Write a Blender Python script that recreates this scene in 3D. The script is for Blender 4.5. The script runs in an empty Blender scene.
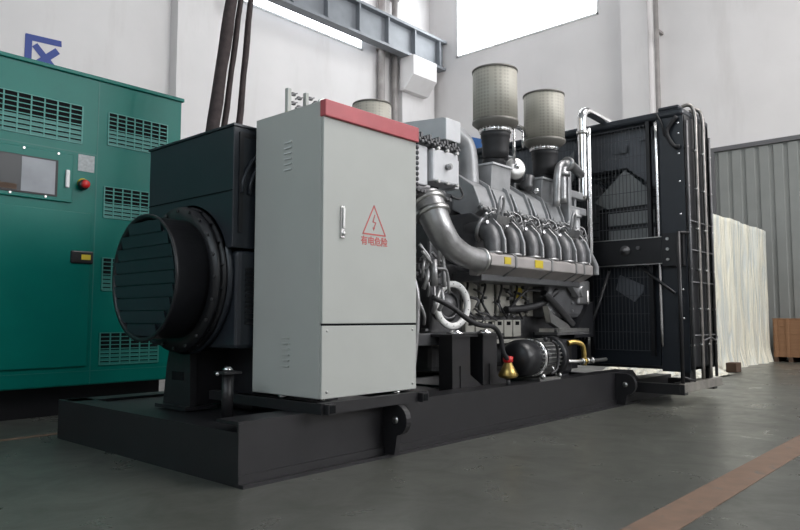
import bpy, bmesh, math, random
from mathutils import Vector, Matrix
random.seed(7)
PI = math.pi
scene = bpy.context.scene
COL = scene.collection

# ------------------------------------------------------------------ materials
def mat(name, base, rough=.5, metal=0., var=.0, vscale=6., bump=0., bscale=60., spec=.5, rvar=0., coat=0., alpha=1., trans=0., dark=None, detail=4.):
    m = bpy.data.materials.new(name); m.use_nodes = True
    nt = m.node_tree; N = nt.nodes; L = nt.links
    p = N['Principled BSDF']
    p.inputs['Base Color'].default_value = (*base, 1)
    p.inputs['Roughness'].default_value = rough
    p.inputs['Metallic'].default_value = metal
    p.inputs['Specular IOR Level'].default_value = spec
    p.inputs['Coat Weight'].default_value = coat
    p.inputs['Alpha'].default_value = alpha
    p.inputs['Transmission Weight'].default_value = trans
    tc = N.new('ShaderNodeTexCoord')
    if var > 0 or rvar > 0:
        nz = N.new('ShaderNodeTexNoise'); nz.inputs['Scale'].default_value = vscale; nz.inputs['Detail'].default_value = detail
        L.new(tc.outputs['Object'], nz.inputs['Vector'])
        if var > 0:
            mx = N.new('ShaderNodeMix'); mx.data_type = 'RGBA'
            d = dark or tuple(c * (1 - var) for c in base)
            mx.inputs['A'].default_value = (*d, 1)
            mx.inputs['B'].default_value = (*[min(1, c * (1 + var * .6)) for c in base], 1)
            rp = N.new('ShaderNodeMapRange'); rp.inputs['From Min'].default_value = .3; rp.inputs['From Max'].default_value = .7
            L.new(nz.outputs['Fac'], rp.inputs['Value']); L.new(rp.outputs['Result'], mx.inputs['Factor'])
            L.new(mx.outputs['Result'], p.inputs['Base Color'])
        if rvar > 0:
            r2 = N.new('ShaderNodeMapRange'); r2.inputs['To Min'].default_value = max(0, rough - rvar); r2.inputs['To Max'].default_value = min(1, rough + rvar)
            L.new(nz.outputs['Fac'], r2.inputs['Value']); L.new(r2.outputs['Result'], p.inputs['Roughness'])
    if bump > 0:
        nb = N.new('ShaderNodeTexNoise'); nb.inputs['Scale'].default_value = bscale; nb.inputs['Detail'].default_value = 3
        L.new(tc.outputs['Object'], nb.inputs['Vector'])
        b = N.new('ShaderNodeBump'); b.inputs['Strength'].default_value = bump; b.inputs['Distance'].default_value = .01
        L.new(nb.outputs['Fac'], b.inputs['Height']); L.new(b.outputs['Normal'], p.inputs['Normal'])
    return m

def emis(name, col, s):
    m = bpy.data.materials.new(name); m.use_nodes = True
    nt = m.node_tree; nt.nodes.clear()
    e = nt.nodes.new('ShaderNodeEmission'); e.inputs['Color'].default_value = (*col, 1); e.inputs['Strength'].default_value = s
    o = nt.nodes.new('ShaderNodeOutputMaterial'); nt.links.new(e.outputs[0], o.inputs[0])
    return m

def wall_mat():
    m = mat('whitewashed_plaster', (.74, .72, .715), .9, 0, .05, .8, .15, 12)
    nt = m.node_tree; N = nt.nodes; L = nt.links; p = N['Principled BSDF']
    prev = p.inputs['Base Color'].links[0].from_socket
    tc = [n for n in N if n.type == 'TEX_COORD'][0]
    mp = N.new('ShaderNodeMapping'); mp.inputs['Scale'].default_value = (1.4, 1.4, .25)
    L.new(tc.outputs['Object'], mp.inputs['Vector'])
    nz = N.new('ShaderNodeTexNoise'); nz.inputs['Scale'].default_value = 1.2; nz.inputs['Detail'].default_value = 8; nz.inputs['Roughness'].default_value = .6
    L.new(mp.outputs[0], nz.inputs['Vector'])
    r = N.new('ShaderNodeMapRange'); r.inputs['From Min'].default_value = .55; r.inputs['From Max'].default_value = .8; r.inputs['To Max'].default_value = .4
    L.new(nz.outputs['Fac'], r.inputs['Value'])
    mx = N.new('ShaderNodeMix'); mx.data_type = 'RGBA'; mx.inputs['B'].default_value = (.52, .49, .47, 1)
    L.new(prev, mx.inputs['A']); L.new(r.outputs['Result'], mx.inputs['Factor']); L.new(mx.outputs['Result'], p.inputs['Base Color'])
    return m

def floor_mat():
    m = mat('polished_concrete', (.100, .102, .090), .3, 0, .2, .6, .05, 30, .5)
    nt = m.node_tree; N = nt.nodes; L = nt.links; p = N['Principled BSDF']
    tc = [n for n in N if n.type == 'TEX_COORD'][0]
    prev = p.inputs['Base Color'].links[0].from_socket
    nz = N.new('ShaderNodeTexNoise'); nz.inputs['Scale'].default_value = 2.6; nz.inputs['Detail'].default_value = 9; nz.inputs['Roughness'].default_value = .65
    nz.inputs['Distortion'].default_value = .6
    L.new(tc.outputs['Object'], nz.inputs['Vector'])
    r = N.new('ShaderNodeMapRange'); r.inputs['From Min'].default_value = .42; r.inputs['From Max'].default_value = .68; r.inputs['To Max'].default_value = .75
    L.new(nz.outputs['Fac'], r.inputs['Value'])
    mx = N.new('ShaderNodeMix'); mx.data_type = 'RGBA'; mx.inputs['B'].default_value = (.062, .065, .056, 1)
    L.new(prev, mx.inputs['A']); L.new(r.outputs['Result'], mx.inputs['Factor']); L.new(mx.outputs['Result'], p.inputs['Base Color'])
    r2 = N.new('ShaderNodeMapRange'); r2.inputs['From Min'].default_value = .35; r2.inputs['From Max'].default_value = .7
    r2.inputs['To Min'].default_value = .26; r2.inputs['To Max'].default_value = .40
    L.new(nz.outputs['Fac'], r2.inputs['Value']); L.new(r2.outputs['Result'], p.inputs['Roughness'])
    return m

def tape_mat():
    m = mat('worn_orange_paint', (.18, .112, .075), .6, 0, .2, 9)
    nt = m.node_tree; N = nt.nodes; L = nt.links; p = N['Principled BSDF']
    tc = [n for n in N if n.type == 'TEX_COORD'][0]
    prev = p.inputs['Base Color'].links[0].from_socket
    v = N.new('ShaderNodeTexNoise'); v.inputs['Scale'].default_value = 7; v.inputs['Detail'].default_value = 10; v.inputs['Roughness'].default_value = .7
    L.new(tc.outputs['Object'], v.inputs['Vector'])
    r = N.new('ShaderNodeMapRange'); r.inputs['From Min'].default_value = .58; r.inputs['From Max'].default_value = .64
    L.new(v.outputs['Fac'], r.inputs['Value'])
    mx = N.new('ShaderNodeMix'); mx.data_type = 'RGBA'; mx.inputs['B'].default_value = (.11, .095, .085, 1)
    L.new(prev, mx.inputs['A']); L.new(r.outputs['Result'], mx.inputs['Factor']); L.new(mx.outputs['Result'], p.inputs['Base Color'])
    return m

def wood_mat(name, a, b):
    m = mat(name, a, .75)
    nt = m.node_tree; N = nt.nodes; L = nt.links; p = N['Principled BSDF']
    tc = [n for n in N if n.type == 'TEX_COORD'][0]
    mp = N.new('ShaderNodeMapping'); mp.inputs['Scale'].default_value = (2, 2, 30)
    L.new(tc.outputs['Object'], mp.inputs['Vector'])
    nz = N.new('ShaderNodeTexNoise'); nz.inputs['Scale'].default_value = 1.5; nz.inputs['Detail'].default_value = 5
    L.new(mp.outputs[0], nz.inputs['Vector'])
    mx = N.new('ShaderNodeMix'); mx.data_type = 'RGBA'; mx.inputs['A'].default_value = (*a, 1); mx.inputs['B'].default_value = (*b, 1)
    L.new(nz.outputs['Fac'], mx.inputs['Factor']); L.new(mx.outputs['Result'], p.inputs['Base Color'])
    return m

M = dict(
    wall=wall_mat(), floor=floor_mat(), tape=tape_mat(),
    ceiling=mat('ceiling_sheet', (.42, .42, .43), .8),
    green=mat('green_enamel', (.001, .155, .125), .34, 0, .06, 3, .03, 40, .22),
    green_d=mat('green_enamel_slats', (.010, .16, .135), .45),
    void=mat('black_void', (.008, .009, .010), .9, spec=.1),
    slat=mat('pale_green_wire', (.05, .24, .21), .45, .1),
    black=mat('black_semi_gloss_paint', (.012, .0125, .015), .38, 0, .2, 5, .05, 60, .5),
    blue_black=mat('blue_black_paint', (.022, .027, .035), .34, 0, .12, 4, .04, 50, .5),
    skid=mat('skid_black_paint', (.015, .0145, .0165), .42, 0, .2, 5, .05, 60, .5),
    cab=mat('light_grey_powder_coat', (.46, .475, .45), .42, 0, .03, 4, .08, 220, .4),
    red=mat('red_trim_paint', (.50, .09, .105), .4, 0, .1, 6),
    redink=mat('red_print', (.55, .12, .11), .5),
    chrome=mat('polished_steel', (.80, .80, .80), .16, 1., .05, 12),
    steel=mat('brushed_steel', (.55, .55, .54), .32, 1., .1, 20, .05, 80),
    cast=mat('cast_aluminium', (.40, .40, .405), .36, .75, .22, 9, .18, 50, .5, .1),
    castd=mat('dark_cast_metal', (.13, .13, .135), .42, .6, .3, 9, .2, 45, .5, .1),
    engine=mat('grey_engine_paint', (.37, .375, .385), .38, .2, .15, 8, .08, 50, .5),
    engine_d=mat('dark_grey_engine_paint', (.12, .122, .128), .42, .3, .2, 8, .1, 50),
    manifold=mat('heat_dulled_manifold_metal', (.47, .44, .43), .42, .45, .15, 5, .08, 40),
    ivory=mat('cream_cover_paint', (.38, .37, .33), .5, 0, .12, 7),
    silver=mat('silver_paint', (.62, .63, .65), .42, .15, .08, 8, .06, 60),
    rubber=mat('black_rubber', (.02, .02, .022), .55, 0, .1, 30, .05, 80),
    filt=mat('perforated_filter_shell', (.30, .285, .25), .55, .1),
    filtcap=mat('filter_end_cap', (.20, .19, .17), .5, .3),
    yellow=mat('yellow_sticker', (.62, .48, .03), .5),
    brass=mat('brass', (.50, .36, .12), .32, 1., .2, 30),
    redcap=mat('red_plastic', (.55, .02, .02), .35),
    white=mat('white_plastic', (.75, .76, .76), .4),
    whitem=mat('white_painted_ring', (.86, .86, .84), .4),
    sheen_edge=mat('sheen_lightened_steel', (.26, .245, .22), .5, .2, .3, 8),  # paler colour stands for reflected light on the platform edge
    elbow=mat('rough_dark_elbow_cast', (.15, .15, .155), .45, .5, .3, 9, .3, 35, .5, .08),
    tubing=mat('dull_steel_tube', (.30, .28, .26), .35, .9, .3, 6),
    blue=mat('blue_paint', (.012, .045, .27), .5, 0, .1, 6),
    bluesign=mat('blue_board', (.03, .13, .38), .5),
    beam=mat('grey_steel_beam_paint', (.20, .215, .235), .5, 0, .12, 3),
    pipe=mat('weathered_pipe', (.30, .28, .27), .6, .1, .2, 4),
    strap=mat('dark_sling_webbing', (.045, .032, .032), .8, 0, .35, 18, .4, 60),
    door=mat('grey_green_door_sheet', (.235, .245, .235), .5, 0, .06, 2),
    doorf=mat('door_frame_grey', (.12, .12, .125), .6),
    wood=wood_mat('crate_wood', (.30, .16, .08), (.20, .10, .05)),
    woodd=wood_mat('dark_timber', (.10, .06, .04), (.06, .035, .02)),
    glass=mat('dark_tinted_glass', (.03, .033, .036), .3, 0, spec=.3),
    paper=mat('printed_label_paper', (.40, .43, .44), .5, 0, .25, 40),
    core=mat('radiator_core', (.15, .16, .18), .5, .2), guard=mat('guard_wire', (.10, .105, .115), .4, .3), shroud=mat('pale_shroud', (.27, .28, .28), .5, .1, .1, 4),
    curtain=mat('grey_control_panel', (.34, .36, .39), .6, 0, .15, 5),
)
M['slot'] = M['void']

def film_mat():
    m = mat('crinkled_plastic_film', (.76, .73, .62), .18, 0, .10, 3, 0, 1, .6)
    nt = m.node_tree; N = nt.nodes; L = nt.links; p = N['Principled BSDF']
    tc = [n for n in N if n.type == 'TEX_COORD'][0]
    mp = N.new('ShaderNodeMapping'); mp.inputs['Scale'].default_value = (3.2, 3.2, .5)
    L.new(tc.outputs['Object'], mp.inputs['Vector'])
    nz = N.new('ShaderNodeTexNoise'); nz.inputs['Scale'].default_value = 1.6; nz.inputs['Detail'].default_value = 6; nz.inputs['Distortion'].default_value = 1.2
    L.new(mp.outputs[0], nz.inputs['Vector'])
    b = N.new('ShaderNodeBump'); b.inputs['Strength'].default_value = .9; b.inputs['Distance'].default_value = .12
    L.new(nz.outputs['Fac'], b.inputs['Height']); L.new(b.outputs['Normal'], p.inputs['Normal'])
    cr = N.new('ShaderNodeValToRGB'); e = cr.color_ramp.elements
    e[0].position = .36; e[0].color = (.62, .65, .62, 1); e[1].position = .56; e[1].color = (.80, .77, .64, 1)
    L.new(nz.outputs['Fac'], cr.inputs['Fac']); L.new(cr.outputs['Color'], p.inputs['Base Color'])
    return m
M['film'] = film_mat()
# filter shell: small perforations
def perf(m):
    nt = m.node_tree; N = nt.nodes; L = nt.links; p = N['Principled BSDF']
    tc = [n for n in N if n.type == 'TEX_COORD'][0]
    v = N.new('ShaderNodeTexVoronoi'); v.inputs['Scale'].default_value = 30; v.inputs['Randomness'].default_value = 0
    L.new(tc.outputs['Object'], v.inputs['Vector'])
    r = N.new('ShaderNodeMapRange'); r.inputs['From Min'].default_value = .25; r.inputs['From Max'].default_value = .5
    L.new(v.outputs['Distance'], r.inputs['Value'])
    mx = N.new('ShaderNodeMix'); mx.data_type = 'RGBA'; mx.inputs['A'].default_value = (.36, .345, .30, 1); mx.inputs['B'].default_value = (.46, .44, .38, 1)
    L.new(r.outputs['Result'], mx.inputs['Factor']); L.new(mx.outputs['Result'], p.inputs['Base Color'])
perf(M['filt'])
PANE = emis('bright_frosted_pane', (.93, .97, 1.), 9.)
PANE_B = emis('back_fill_pane', (.80, .92, 1.), 3.4)  # glow of the added, unseen back-wall windows
PANE_S = emis('unseen_daylight_pane', (.97, .98, 1.), 8.2)  # glow of the unseen right-wall windows

# ------------------------------------------------------------------ mesh builder
def catmull(pts, k=6):
    P = [Vector(p) for p in pts]
    if len(P) < 3: return P
    out = []
    for i in range(len(P) - 1):
        p0 = P[i - 1] if i else P[0] * 2 - P[1]; p1 = P[i]; p2 = P[i + 1]; p3 = P[i + 2] if i + 2 < len(P) else P[-1] * 2 - P[-2]
        for j in range(k):
            t = j / k
            out.append(.5 * ((2 * p1) + (p2 - p0) * t + (2 * p0 - 5 * p1 + 4 * p2 - p3) * t * t + (3 * p1 - p0 - 3 * p2 + p3) * t ** 3))
    out.append(P[-1]); return out

class MB:
    def __init__(s): s.bm = bmesh.new()
    def box(s, x0, x1, y0, y1, z0, z1, bev=0., rot=None):
        r = bmesh.ops.create_cube(s.bm, size=1)
        c = Vector(((x0 + x1) / 2, (y0 + y1) / 2, (z0 + z1) / 2)); d = (abs(x1 - x0), abs(y1 - y0), abs(z1 - z0))
        vs = r['verts']
        for v in vs:
            v.co = Vector((v.co.x * d[0], v.co.y * d[1], v.co.z * d[2]))
            if rot is not None: v.co = rot @ v.co
            v.co += c
        if bev > 0:
            es = list({e for v in vs for e in v.link_edges})
            bmesh.ops.bevel(s.bm, geom=es, offset=min(bev, min(d) * .45), segments=2, affect='EDGES', profile=.5)
        return s
    def ring(s, c, u, v, r, n): return [s.bm.verts.new(c + (u * math.cos(2 * PI * i / n) + v * math.sin(2 * PI * i / n)) * r) for i in range(n)]
    def skin(s, rings, cap=True, close=False):
        n = len(rings[0])
        for a, b in zip(rings, rings[1:] + ([rings[0]] if close else [])):
            for i in range(n):
                f = s.bm.faces.new((a[i], a[(i + 1) % n], b[(i + 1) % n], b[i])); f.smooth = True
        if cap and not close:
            s.bm.faces.new(list(reversed(rings[0]))); s.bm.faces.new(rings[-1])
    def tube(s, pts, r, n=12, smooth=True, k=6, cap=True):
        P = catmull(pts, k) if smooth else [Vector(p) for p in pts]
        up = None; rings = []
        m = len(P)
        for i, p in enumerate(P):
            t = (P[min(i + 1, m - 1)] - P[max(i - 1, 0)]).normalized()
            if up is None:
                up = t.orthogonal().normalized()
            up = (up - t * up.dot(t)).normalized()
            rr = r(i / (m - 1)) if callable(r) else r
            rings.append(s.ring(p, up, t.cross(up), rr, n))
        s.skin(rings, cap); return s
    def cyl(s, a, b, r, r2=None, n=24): 
        a = Vector(a); b = Vector(b); t = (b - a).normalized(); u = t.orthogonal().normalized(); v = t.cross(u)
        s.skin([s.ring(a, u, v, r, n), s.ring(b, u, v, r if r2 is None else r2, n)]); return s
    def lathe(s, prof, org, axis, n=40, closed=False):
        """prof = [(r, h)...] about axis from org"""
        org = Vector(org); t = Vector(axis).normalized(); u = t.orthogonal().normalized(); v = t.cross(u)
        rings = [s.ring(org + t * h, u, v, max(r, .0005), n) for r, h in prof]
        s.skin(rings, True, closed)
        return s
    def prism(s, poly, axis, a, b, bev=0.):
        """poly in the two other axes (ordered), extruded on axis from a to b"""
        def pt(p, q): return {'x': (q, p[0], p[1]), 'y': (p[0], q, p[1]), 'z': (p[0], p[1], q)}[axis]
        A = [s.bm.verts.new(pt(p, a)) for p in poly]; B = [s.bm.verts.new(pt(p, b)) for p in poly]
        n = len(poly); fs = [s.bm.faces.new(A), s.bm.faces.new(B)]
        for i in range(n): fs.append(s.bm.faces.new((A[i], A[(i + 1) % n], B[(i + 1) % n], B[i])))
        if bev: bmesh.ops.bevel(s.bm, geom=list({e for f in fs for e in f.edges}), offset=bev, segments=2, affect='EDGES', profile=.5)
        return s
    def sphere(s, c, r, sc=(1, 1, 1), seg=16):
        x = bmesh.ops.create_uvsphere(s.bm, u_segments=seg, v_segments=seg // 2, radius=r)
        for v in x['verts']:
            v.co = Vector((v.co.x * sc[0], v.co.y * sc[1], v.co.z * sc[2])) + Vector(c)
            for f in v.link_faces: f.smooth = True
        return s
    def hexbolt(s, c, d, r=.012, h=.012):
        c = Vector(c); return s.cyl(c, c + Vector(d).normalized() * h, r, n=6)
    def build(s, name, m, parent=None, root=None, **props):
        """parent: thing or part; verts are in world space and moved to the root's frame"""
        bmesh.ops.recalc_face_normals(s.bm, faces=s.bm.faces[:])
        off = Vector((0, 0, 0))
        p = parent
        while p is not None and p.parent is not None: p = p.parent
        o_loc = Vector((0, 0, 0))
        if p is not None: off = p.location.copy()
        else:
            xs = [v.co for v in s.bm.verts]
            off = Vector(((min(v.x for v in xs) + max(v.x for v in xs)) / 2, (min(v.y for v in xs) + max(v.y for v in xs)) / 2, min(v.z for v in xs)))
            o_loc = off
        for v in s.bm.verts: v.co -= off
        me = bpy.data.meshes.new(name); s.bm.to_mesh(me); s.bm.free()
        me.materials.append(M[m] if isinstance(m, str) else m)
        o = bpy.data.objects.new(name, me); COL.objects.link(o)
        if parent is not None: o.parent = parent
        else: o.location = o_loc
        for k, v in props.items(): o[k] = v
        return o

def thing(name, loc, label, category, group=None):
    e = bpy.data.objects.new(name, None); COL.objects.link(e); e.location = loc; e.empty_display_size = .2
    e['label'] = label; e['category'] = category
    if group: e['group'] = group
    return e
def struct(mb, name, m, **kw):
    o = mb.build(name, m, kind='structure', **kw); return o
def tag(o, label, category, group=None):
    o['label'] = label; o['category'] = category
    if group: o['group'] = group
    return o
def copy_part(ch, parent, delta=Vector((0, 0, 0))):
    c = ch.copy(); COL.objects.link(c); c.parent = parent; c.location = ch.location + Vector(delta)
    for g in ch.children: copy_part(g, c)
    return c
def copy_thing(t, loc, label=None):
    c = t.copy(); COL.objects.link(c); c.location = loc
    if label: c['label'] = label
    for ch in t.children: copy_part(ch, c)
    return c
def B(*a, **k): return MB().box(*a, **k)
def pieces(mb, name, m, parent):
    """every loose piece in the builder becomes a part of its own"""
    bm = mb.bm; seen = set(); comps = []
    bm.verts.ensure_lookup_table()
    for v in bm.verts:
        if v in seen: continue
        st = [v]; seen.add(v); comp = []
        while st:
            q = st.pop(); comp.append(q)
            for e in q.link_edges:
                o = e.other_vert(q)
                if o not in seen: seen.add(o); st.append(o)
        comps.append(comp)
    out = []
    for comp in comps:
        n = MB(); mp = {q: n.bm.verts.new(q.co) for q in comp}
        for f in {f for q in comp for f in q.link_faces}:
            g = n.bm.faces.new([mp[q] for q in f.verts]); g.smooth = f.smooth
        out.append(n.build(name, m, parent))
    bm.free(); return out

# ================================================================== THE HALL
XF, YL, ZC = 17., 13.9, 12.
XB, YR = -9., -13.
struct(B(XB, XF, YR, YL, -.3, 0), 'floor', 'floor')
struct(B(XB, XF, YR, YL, ZC, ZC + .3), 'ceiling', 'ceiling')
def holed(axis, a, b, u0, u1, z0, z1, holes):
    """wall slab normal to axis with rectangular holes (u0,u1,z0,z1), holes share one z band"""
    mb = MB()
    def bx(p0, p1, q0, q1):
        if p1 - p0 < 1e-4 or q1 - q0 < 1e-4: return
        if axis == 'y': mb.box(p0, p1, a, b, q0, q1)
        else: mb.box(a, b, p0, p1, q0, q1)
    holes = sorted(holes); zz0, zz1 = holes[0][2], holes[0][3]
    bx(u0, u1, z0, zz0); bx(u0, u1, zz1, z1)
    c = u0
    for h in holes: bx(c, h[0], zz0, zz1); c = h[1]
    bx(c, u1, zz0, zz1)
    return mb
struct(holed('y', YL, YL + .3, XB, XF, 0, ZC, [(9.35, 13.885, 8.68, 10.6)]), 'wall_left', 'wall')
mb = holed('x', XF, XF + .3, YR, YL, 0, ZC, [(8.03, 12.79, 9.06, 11.2)])
struct(mb, 'wall_far', 'wall')
BW = [(y, y + 4., 5.5, 10.) for y in (-8, -2.5, 3.)]  # unseen back-wall windows, added to light the faces turned that way
struct(holed('x', XB - .3, XB, YR, YL, 0, ZC, BW), 'wall_back', 'wall')
RW = [(x, x + 3.8, 5.6, 11.) for x in (4.2, 8.6, 13.)]  # unseen windows, guessed from the light and placed to brighten the near faces
struct(holed('y', YR - .3, YR, XB, XF, 0, ZC, RW), 'wall_right', 'wall')
# columns and pilasters
struct(B(7.81, 8.73, 13.6, YL, 0, ZC), 'trim_1', 'wall')
struct(B(15.32, 16.86, 13.6, YL, 0, 8.75), 'trim_2', 'wall')
struct(B(16.7, XF, 6.6, 7.3, 0, ZC), 'trim_3', 'wall')
# windows
def window(n, axis, u0, u1, z0, z1, w, pane, bars):
    mb = MB(); f = .05
    def bx(p0, p1, q0, q1, t0=-.03, t1=.05):
        if axis == 'y': mb.box(p0, p1, w + t0, w + t1, q0, q1)
        else: mb.box(w + t0, w + t1, p0, p1, q0, q1)
    bx(u0, u1, z0, z0 + f); bx(u0, u1, z1 - f, z1); bx(u0, u0 + f, z0, z1); bx(u1 - f, u1, z0, z1)
    for i in range(1, bars): 
        c = u0 + (u1 - u0) * i / bars; bx(c - f / 2, c + f / 2, z0, z1)
    o = struct(mb, 'window_%d' % n, 'white')
    m2 = MB()
    if axis == 'y': m2.box(u0 + .01, u1 - .01, w + .06, w + .09, z0 + .01, z1 - .01)
    else: m2.box(w + .06, w + .09, u0 + .01, u1 - .01, z0 + .01, z1 - .01)
    # the frame's own location offset must be honoured by its child
    for v in m2.bm.verts: v.co -= o.location
    bmesh.ops.recalc_face_normals(m2.bm, faces=m2.bm.faces[:])
    me = bpy.data.meshes.new('window_pane'); m2.bm.to_mesh(me); m2.bm.free(); me.materials.append(pane)
    p = bpy.data.objects.new('window_pane', me); COL.objects.link(p); p.parent = o
    return o
window(1, 'y', 9.35, 13.885, 8.68, 10.6, YL, PANE, 1)
window(2, 'x', 8.03, 12.79, 9.06, 11.2, XF, PANE, 1)
for i, (a, b, c, d) in enumerate(RW):
    window(3 + i, 'y', a, b, c, d, YR - .12, PANE_S, 4)

for i, (a, b, c, d) in enumerate(BW):
    window(6 + i, 'x', a, b, c, d, XB - .12, PANE_B, 4)

# added fill lamps under the closed ceiling, out of frame, to brighten floor and walls
def area(name, loc, rot, sx, sy, power, col=(1, 1, 1)):
    l = bpy.data.lights.new(name, 'AREA'); l.shape = 'RECTANGLE'; l.size = sx; l.size_y = sy; l.energy = power; l.color = col
    o = bpy.data.objects.new(name, l); COL.objects.link(o); o.location = loc; o.rotation_euler = rot; return o
LIGHT = dict(roof=1000, mid=150)
area('fill_lamp_far', (10., -2.5, ZC - .1), (0, 0, 0), 7, 5, LIGHT['roof'], (1., .97, .95))
area('fill_lamp_aisle', (10., 9.5, ZC - .1), (0, 0, 0), 8, 2, LIGHT['mid'], (.96, .98, 1.))

# sliding door in the far wall
d = B(16.93, 16.999, -6.0, 5.2, 0, 4.80)
for i in range(38):
    y = 5.1 - i * .29
    d.prism([(16.93, y), (16.895, y - .02), (16.895, y - .20), (16.93, y - .22)], 'z', 0, 4.78)
door = struct(d, 'door_1', 'door')
def sub_of(parent, mb, name, m):
    for v in mb.bm.verts: v.co -= parent.location
    bmesh.ops.recalc_face_normals(mb.bm, faces=mb.bm.faces[:])
    me = bpy.data.meshes.new(name); mb.bm.to_mesh(me); mb.bm.free(); me.materials.append(M[m])
    p = bpy.data.objects.new(name, me); COL.objects.link(p); p.parent = parent; return p
sub_of(door, B(16.86, 16.999, -6.15, 5.27, 4.80, 4.90).box(16.86, 16.999, 5.17, 5.27, 0, 4.80), 'door_frame', 'doorf')

# pipes on the left wall by the corner
for k, (x, y, r) in enumerate([(14.55, 13.75, .11), (15.1, 13.72, .09)]):
    mb = MB(); mb.cyl((x, y, 0), (x, y, ZC), r, n=16)
    for z in (1.5, 5.5, 8.9, 10.6): mb.lathe([(r, -.05), (r + .05, -.05), (r + .05, .05), (r, .05)], (x, y, z), (0, 0, 1), 16)
    tag(mb.build('wall_pipe', 'pipe'), ['thicker vertical pipe under the crane beam, a little away from the corner column', 'thinner vertical pipe running right against the corner column'][k], 'pipe')
mb = MB(); mb.cyl((16.62, 6.35, 0), (16.62, 6.35, ZC), .06, n=12)
for z in (2, 5, 8, 11): mb.box(16.6, 16.99, 6.31, 6.39, z, z + .06)
tag(mb.build('drain_pipe', 'pipe'), 'slim vertical drain pipe on the far wall beside the wall column', 'pipe')

# crane runway beam
t = thing('crane_runway_beam', (8, 13.3, 8.95), 'long grey steel crane beam with stiffener ribs running high along the left wall', 'beam')
B(2.0, 16.95, 13.15, 13.55, 9.60, 9.68).build('top_flange', 'beam', t)
B(2.0, 16.95, 13.33, 13.37, 8.82, 9.60).build('web', 'beam', t)
B(2.0, 16.95, 13.2, 13.5, 8.74, 8.82).build('bottom_flange', 'beam', t)
for i in range(10):
    x = 16.6 - i * 1.18
    B(x, x + .05, 13.17, 13.53, 8.82, 9.60).build('stiffener_rib', 'beam', t)
B(2.0, 16.95, 13.32, 13.40, 9.68, 9.76).build('crane_rail', 'beam', t)
tag(MB().prism([(13.05, 8.74), (13.6, 8.74), (13.6, 7.75), (13.4, 7.75), (13.05, 8.15)], 'x', 15.2, 16.3).build('beam_corbel', 'wall'), 'white concrete corbel under the far end of the crane beam', 'corbel')
t = thing('crane_end_carriage', (12.2, 13.3, 9.76), 'red crane carriage with a dark motor sitting on top of the beam', 'crane')
B(11.2, 12.75, 13.05, 13.6, 9.80, 10.25, bev=.02).build('carriage_body', 'red', t)
mb = MB()
for x in (11.5, 12.45): mb.cyl((x, 13.24, 9.87), (x, 13.48, 9.87), .11)
pieces(mb, 'wheel', 'castd', t)
mb = MB(); mb.cyl((12.05, 12.75, 9.92), (12.05, 13.05, 9.92), .14).cyl((12.05, 12.70, 9.92), (12.05, 12.75, 9.92), .11).box(11.9, 12.2, 12.8, 13.0, 10.02, 10.16)
mb.build('drive_motor', 'castd', t)

# painted character on the left wall
t = MB()
Y = YL - .004
def wallstroke(mb, p, q, w):
    p = Vector((p[0], p[1])); q = Vector((q[0], q[1])); n = (q - p).normalized(); n = Vector((-n.y, n.x)) * w / 2
    mb.prism([tuple(p + n), tuple(q + n), tuple(q - n), tuple(p - n)], 'y', Y - .004, Y)
for k_, (p_, q_, w_) in enumerate([((4.81, 6.28), (5.47, 6.32), .12), ((4.86, 6.33), (4.86, 5.50), .13), ((4.80, 5.54), (5.50, 5.54), .12), ((4.97, 6.16), (5.42, 5.70), .13), ((5.40, 6.16), (4.97, 5.74), .13)]):
    Y = YL - .004 - .0007 * k_; wallstroke(t, p_, q_, w_)
tag(t.build('painted_sign', 'blue'), 'blue painted Chinese character on the white wall above the green enclosure', 'sign')

# blue board far behind the air filters
t = MB().prism([(12.5, 6.52), (11.6, 6.22), (11.6, 5.6), (12.5, 5.6)], 'x', 16.95, 16.995)
tag(t.build('wall_board', 'bluesign'), 'blue board on the far wall glimpsed between the cooler housing and an air filter', 'board')

# floor marks
mb = B(-6, 14.5, 1.13, 1.316, .0005, .003)
tag(mb.build('floor_line', 'tape'), 'worn orange line painted on the open concrete floor in front of the skid', 'floor line')
mb = B(-3, 9, 5.62, 5.70, .0005, .003)
tag(mb.build('floor_line', 'tape'), 'thin orange floor line beside the green enclosure', 'floor line')

# ================================================================== LIFTING SLINGS (hang from the crane hook above, behind the alternator)
SL = [((3.290, 5.60, .40), (4.79, 5.60, 11.3), .064, 'widest of the three dark lifting slings behind the alternator, the one nearest the green enclosure'),
      ((3.467, 5.64, .40), (4.82, 5.64, 11.3), .031, 'thin dark lifting sling running between the widest sling and the one nearest the cabinet'),
      ((3.700, 5.60, .40), (4.62, 5.60, 11.3), .034, 'thin dark lifting sling closest to the grey control cabinet')]
for a, b, r, lab in SL:
    mb = MB(); a = Vector(a); b = Vector(b)
    n = 60; pts = [a.lerp(b, i / n) + Vector((.003 * math.sin(i * 1.9), 0, 0)) for i in range(n + 1)]
    mb.tube(pts, lambda q, r=r: r * (1 + .05 * math.sin(q * 90)) * (1 - .3 * q), 10, smooth=False)
    tag(mb.build('lifting_sling', 'strap'), lab, 'sling', 'slings behind the alternator')

# ================================================================== GREEN ENCLOSURE
GY = 6.6
t = thing('generator_enclosure', (2, 7.4, 0), 'big teal green soundproof generator enclosure with louvred panels standing behind the alternator', 'generator enclosure')
body = B(-1.2, 3.865, GY, 8.6, .272, 3.245, bev=.015).build('body', 'green', t)
B(-1.1, 3.75, GY + .12, 8.4, 0, .272).build('skid', 'black', t)
B(-1.22, 3.885, GY - .02, 8.62, 3.215, 3.255, bev=.008).build('roof_edge', 'green', t)
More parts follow.
